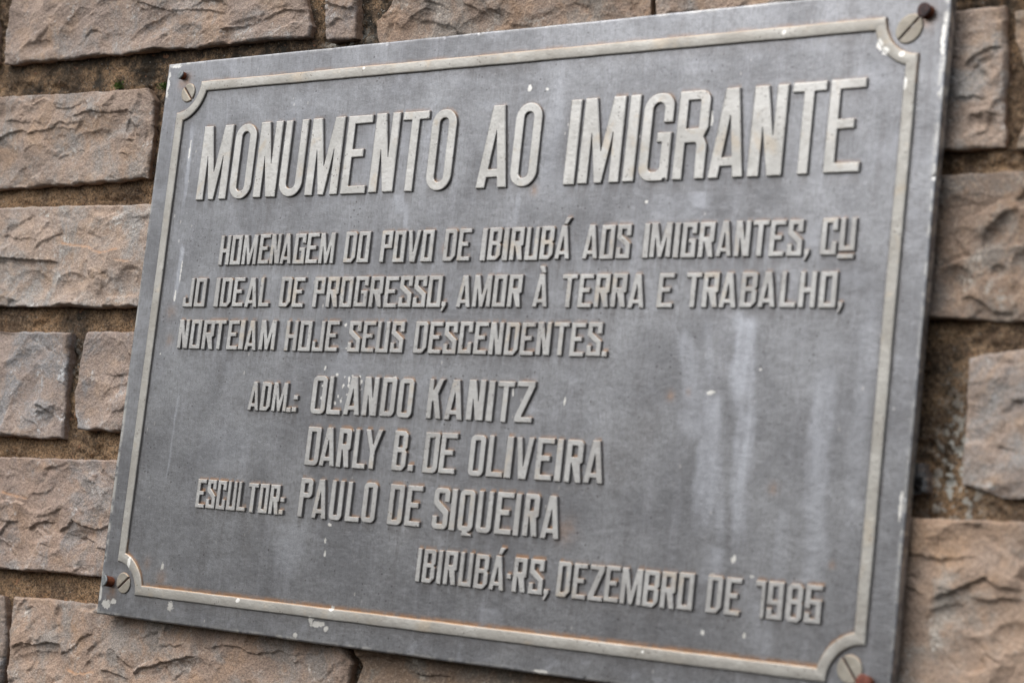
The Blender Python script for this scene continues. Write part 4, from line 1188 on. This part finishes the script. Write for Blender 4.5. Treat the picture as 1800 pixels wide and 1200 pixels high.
for i in range(66):            # a spatter of tiny chips round the first name, and stray ones elsewhere
    if i < 44:
        x, z = rs.gauss(-102, 15), rs.gauss(-36, 13)
    else:
        x, z = rs.uniform(-300, 300), rs.uniform(-200, 60) if rs.random() < .75 else rs.uniform(60, 190)
    if i >= 44 and any(a_z - 3 < z < b_z + 4 for _, a_z, b_z, _l in LINES):
        continue
    rx = rs.uniform(.7, 1.5); rz = rs.uniform(.6, 1.7)
    s0 = (np.abs(PXs - x) < 5); s1 = (np.abs(PZs - z) < 5)
    ix = np.ix_(s1, s0)
    q = np.sqrt(((PX[ix] - x) / rx) ** 2 + ((PZ[ix] - z) / rz) ** 2)
    sp[ix] = np.maximum(sp[ix], np.clip(1.3 - 0.85 * q, 0, 1) * rs.uniform(.62, 1))
set_attr(me, 'spot', sp)
bare = sstep(3.2, 0.6, edge_d) * (0.35 + 0.65 * sstep(-0.1, 0.4, fbm(PX / 24, PZ / 24, 641, 3)))
bare *= 1 - 0.6 * sstep(ZT - 6, ZT - 3, PZ) * sstep(-300, -270, PX)
bare = np.maximum(bare, 0.95 * sstep(4.5, 1.5, PX + HALF_W) * sstep(-30, -60, PZ))
bare = np.maximum(bare, 0.75 * sstep(5.0, 2.0, HALF_W - PX) * sstep(60, 150, PZ))
set_attr(me, 'bare', np.clip(bare, 0, 1))
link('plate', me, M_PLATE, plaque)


# slotted screws, one in each scooped corner
def screw(x, z, rx, rz, slot_deg, seed):
    sl = 0.62
    P = []
    for sgn in (1, -1):
        a0 = math.asin(sl / ((rx + rz) / 2))
        pts = [((rx) * math.cos(t), (rz) * math.sin(t)) for t in np.linspace(a0, math.pi - a0, 26)]
        if sgn < 0:
            pts = [(-p, -q) for p, q in pts]
        P.append(pts)
    c, s = math.cos(math.radians(slot_deg)), math.sin(math.radians(slot_deg))
    shp = [([(x + p * c - q * s, z + p * s + q * c) for p, q in pts], []) for pts in P]
    me1 = raise_shapes('screw_head', shp, 0.55, PLATE_Y + .3, 0.25, 0.4)
    floor = [([(x + (rx - .5) * math.cos(t), z + (rz - .5) * math.sin(t)) for t in np.linspace(0, 2 * math.pi, 40)[:-1]], [])]
    me2 = raise_shapes('slot', floor, 1.50, PLATE_Y + .3, 0.1, 0.1)
    sc = link('screw_head', me1, M_SCREW, plaque)
    link('slot', me2, M_DARKNAIL, sc)


screw(-300.0, 182.3, 6.9, 7.3, -47, 1)
screw(-300.2, -182.3, 7.0, 7.9, 40, 2)
screw(301.2, 182.2, 9.3, 8.0, 46, 3)
screw(300.4, -181.2, 8.2, 7.9, -52, 4)

# the nails driven through the corners
def nail(x, z, tipx, tipz, y_tip, r, label, m_side, m_head):
    n = empty('nail', (x * MM, PLATE_Y * MM, z * MM))
    tag(n, label, 'nail', 'nails through the corners of the plaque')
    base = Vector((x, PLATE_Y + 8, z)); tip = Vector((tipx, y_tip, tipz))
    ax = (tip - base).normalized()
    u = ax.orthogonal().normalized(); v = ax.cross(u)
    rn = random.Random(int(abs(x * z)))
    S = 28

    def tube(name, stations, mat):
        V, Fq = [], []
        for (p, rr) in stations:
            for k in range(S):
                t = 2 * math.pi * k / S
                j = 1 + 0.05 * math.sin(3 * t + rn.random()) if rr > .5 else 1
                q = p + (u * math.cos(t) + v * math.sin(t)) * rr * j
                V.append(q)
        for i in range(len(stations) - 1):
            for k in range(S):
                Fq.append((i * S + k, i * S + (k + 1) % S, (i + 1) * S + (k + 1) % S, (i + 1) * S + k))
        Fq.append(tuple((len(stations) - 1) * S + k for k in range(S)))
        Fq.append(tuple(S - 1 - k for k in range(S)))
        loc = Vector(n.location) / MM
        me = make_mesh(name, [(q - loc) * MM for q in V], Fq)
        return link(name, me, mat, n)
    tube('shank', [(base, r * .96), (tip - ax * 2.4, r * .98), (tip - ax * 1.0, r)], m_side)
    tube('head', [(tip - ax * 1.05, r * 1.05), (tip - ax * .35, r * 1.06), (tip, r * .92), (tip + ax * .12, r * .5)], m_head)
    return n


nail(-306.6, 194.9, -308.3, 196.2, -2.2, 3.1, 'grey-ended nail at the top left corner of the plaque, above a slotted screw', M_RUST, M_NAILHEAD)
nail(-312.0, -183.0, -316.0, -182.0, -4.2, 3.9, 'long bent rusty nail with pale grey head left of the lower left screw', M_RUST, M_NAILHEAD)
nail(312.8, 190.3, 311.4, 191.4, -3.4, 4.2, 'dark brown rusted nail touching the large screw at the upper right corner', M_RUST, M_DARKNAIL)
nail(312.4, -188.0, 311.4, -187.2, -3.4, 4.4, 'reddish rusted nail at the lower right corner, cut by the bottom of the photo', M_RUST, M_REDNAIL)


# moss in the upper left joint
def moss():
    rm = random.Random(4)
    V, Fq = [], []
    for cx, cz, wx_, wz_, n in ((-404, 199.5, 5.5, 3.0, 220), (-351, 196.0, 6.5, 3.0, 240)):
        for i in range(n):
            x = rm.gauss(cx, wx_ * .5); z = rm.gauss(cz, wz_ * .5); y = rm.uniform(19, 25)
            L = rm.uniform(.8, 1.9); a = rm.uniform(0, 6.28); b = rm.uniform(-.6, 1.2)
            d = Vector((math.cos(a) * math.cos(b), -abs(math.sin(a)) * math.cos(b), math.sin(b))) * L
            s = d.orthogonal().normalized() * L * .28
            p = Vector((x, y, z)); k = len(V)
            V += [p - s * .5, p + d * .5 - s, p + d, p + d * .5 + s]
            Fq.append((k, k + 1, k + 2, k + 3))
    me = make_mesh('moss', [v * MM for v in V], Fq)
    o = link('moss', me, M_MOSS)
    tag(o, 'bright green moss tufts in the dark joint left of the plaque', 'moss', kind='stuff')


moss()
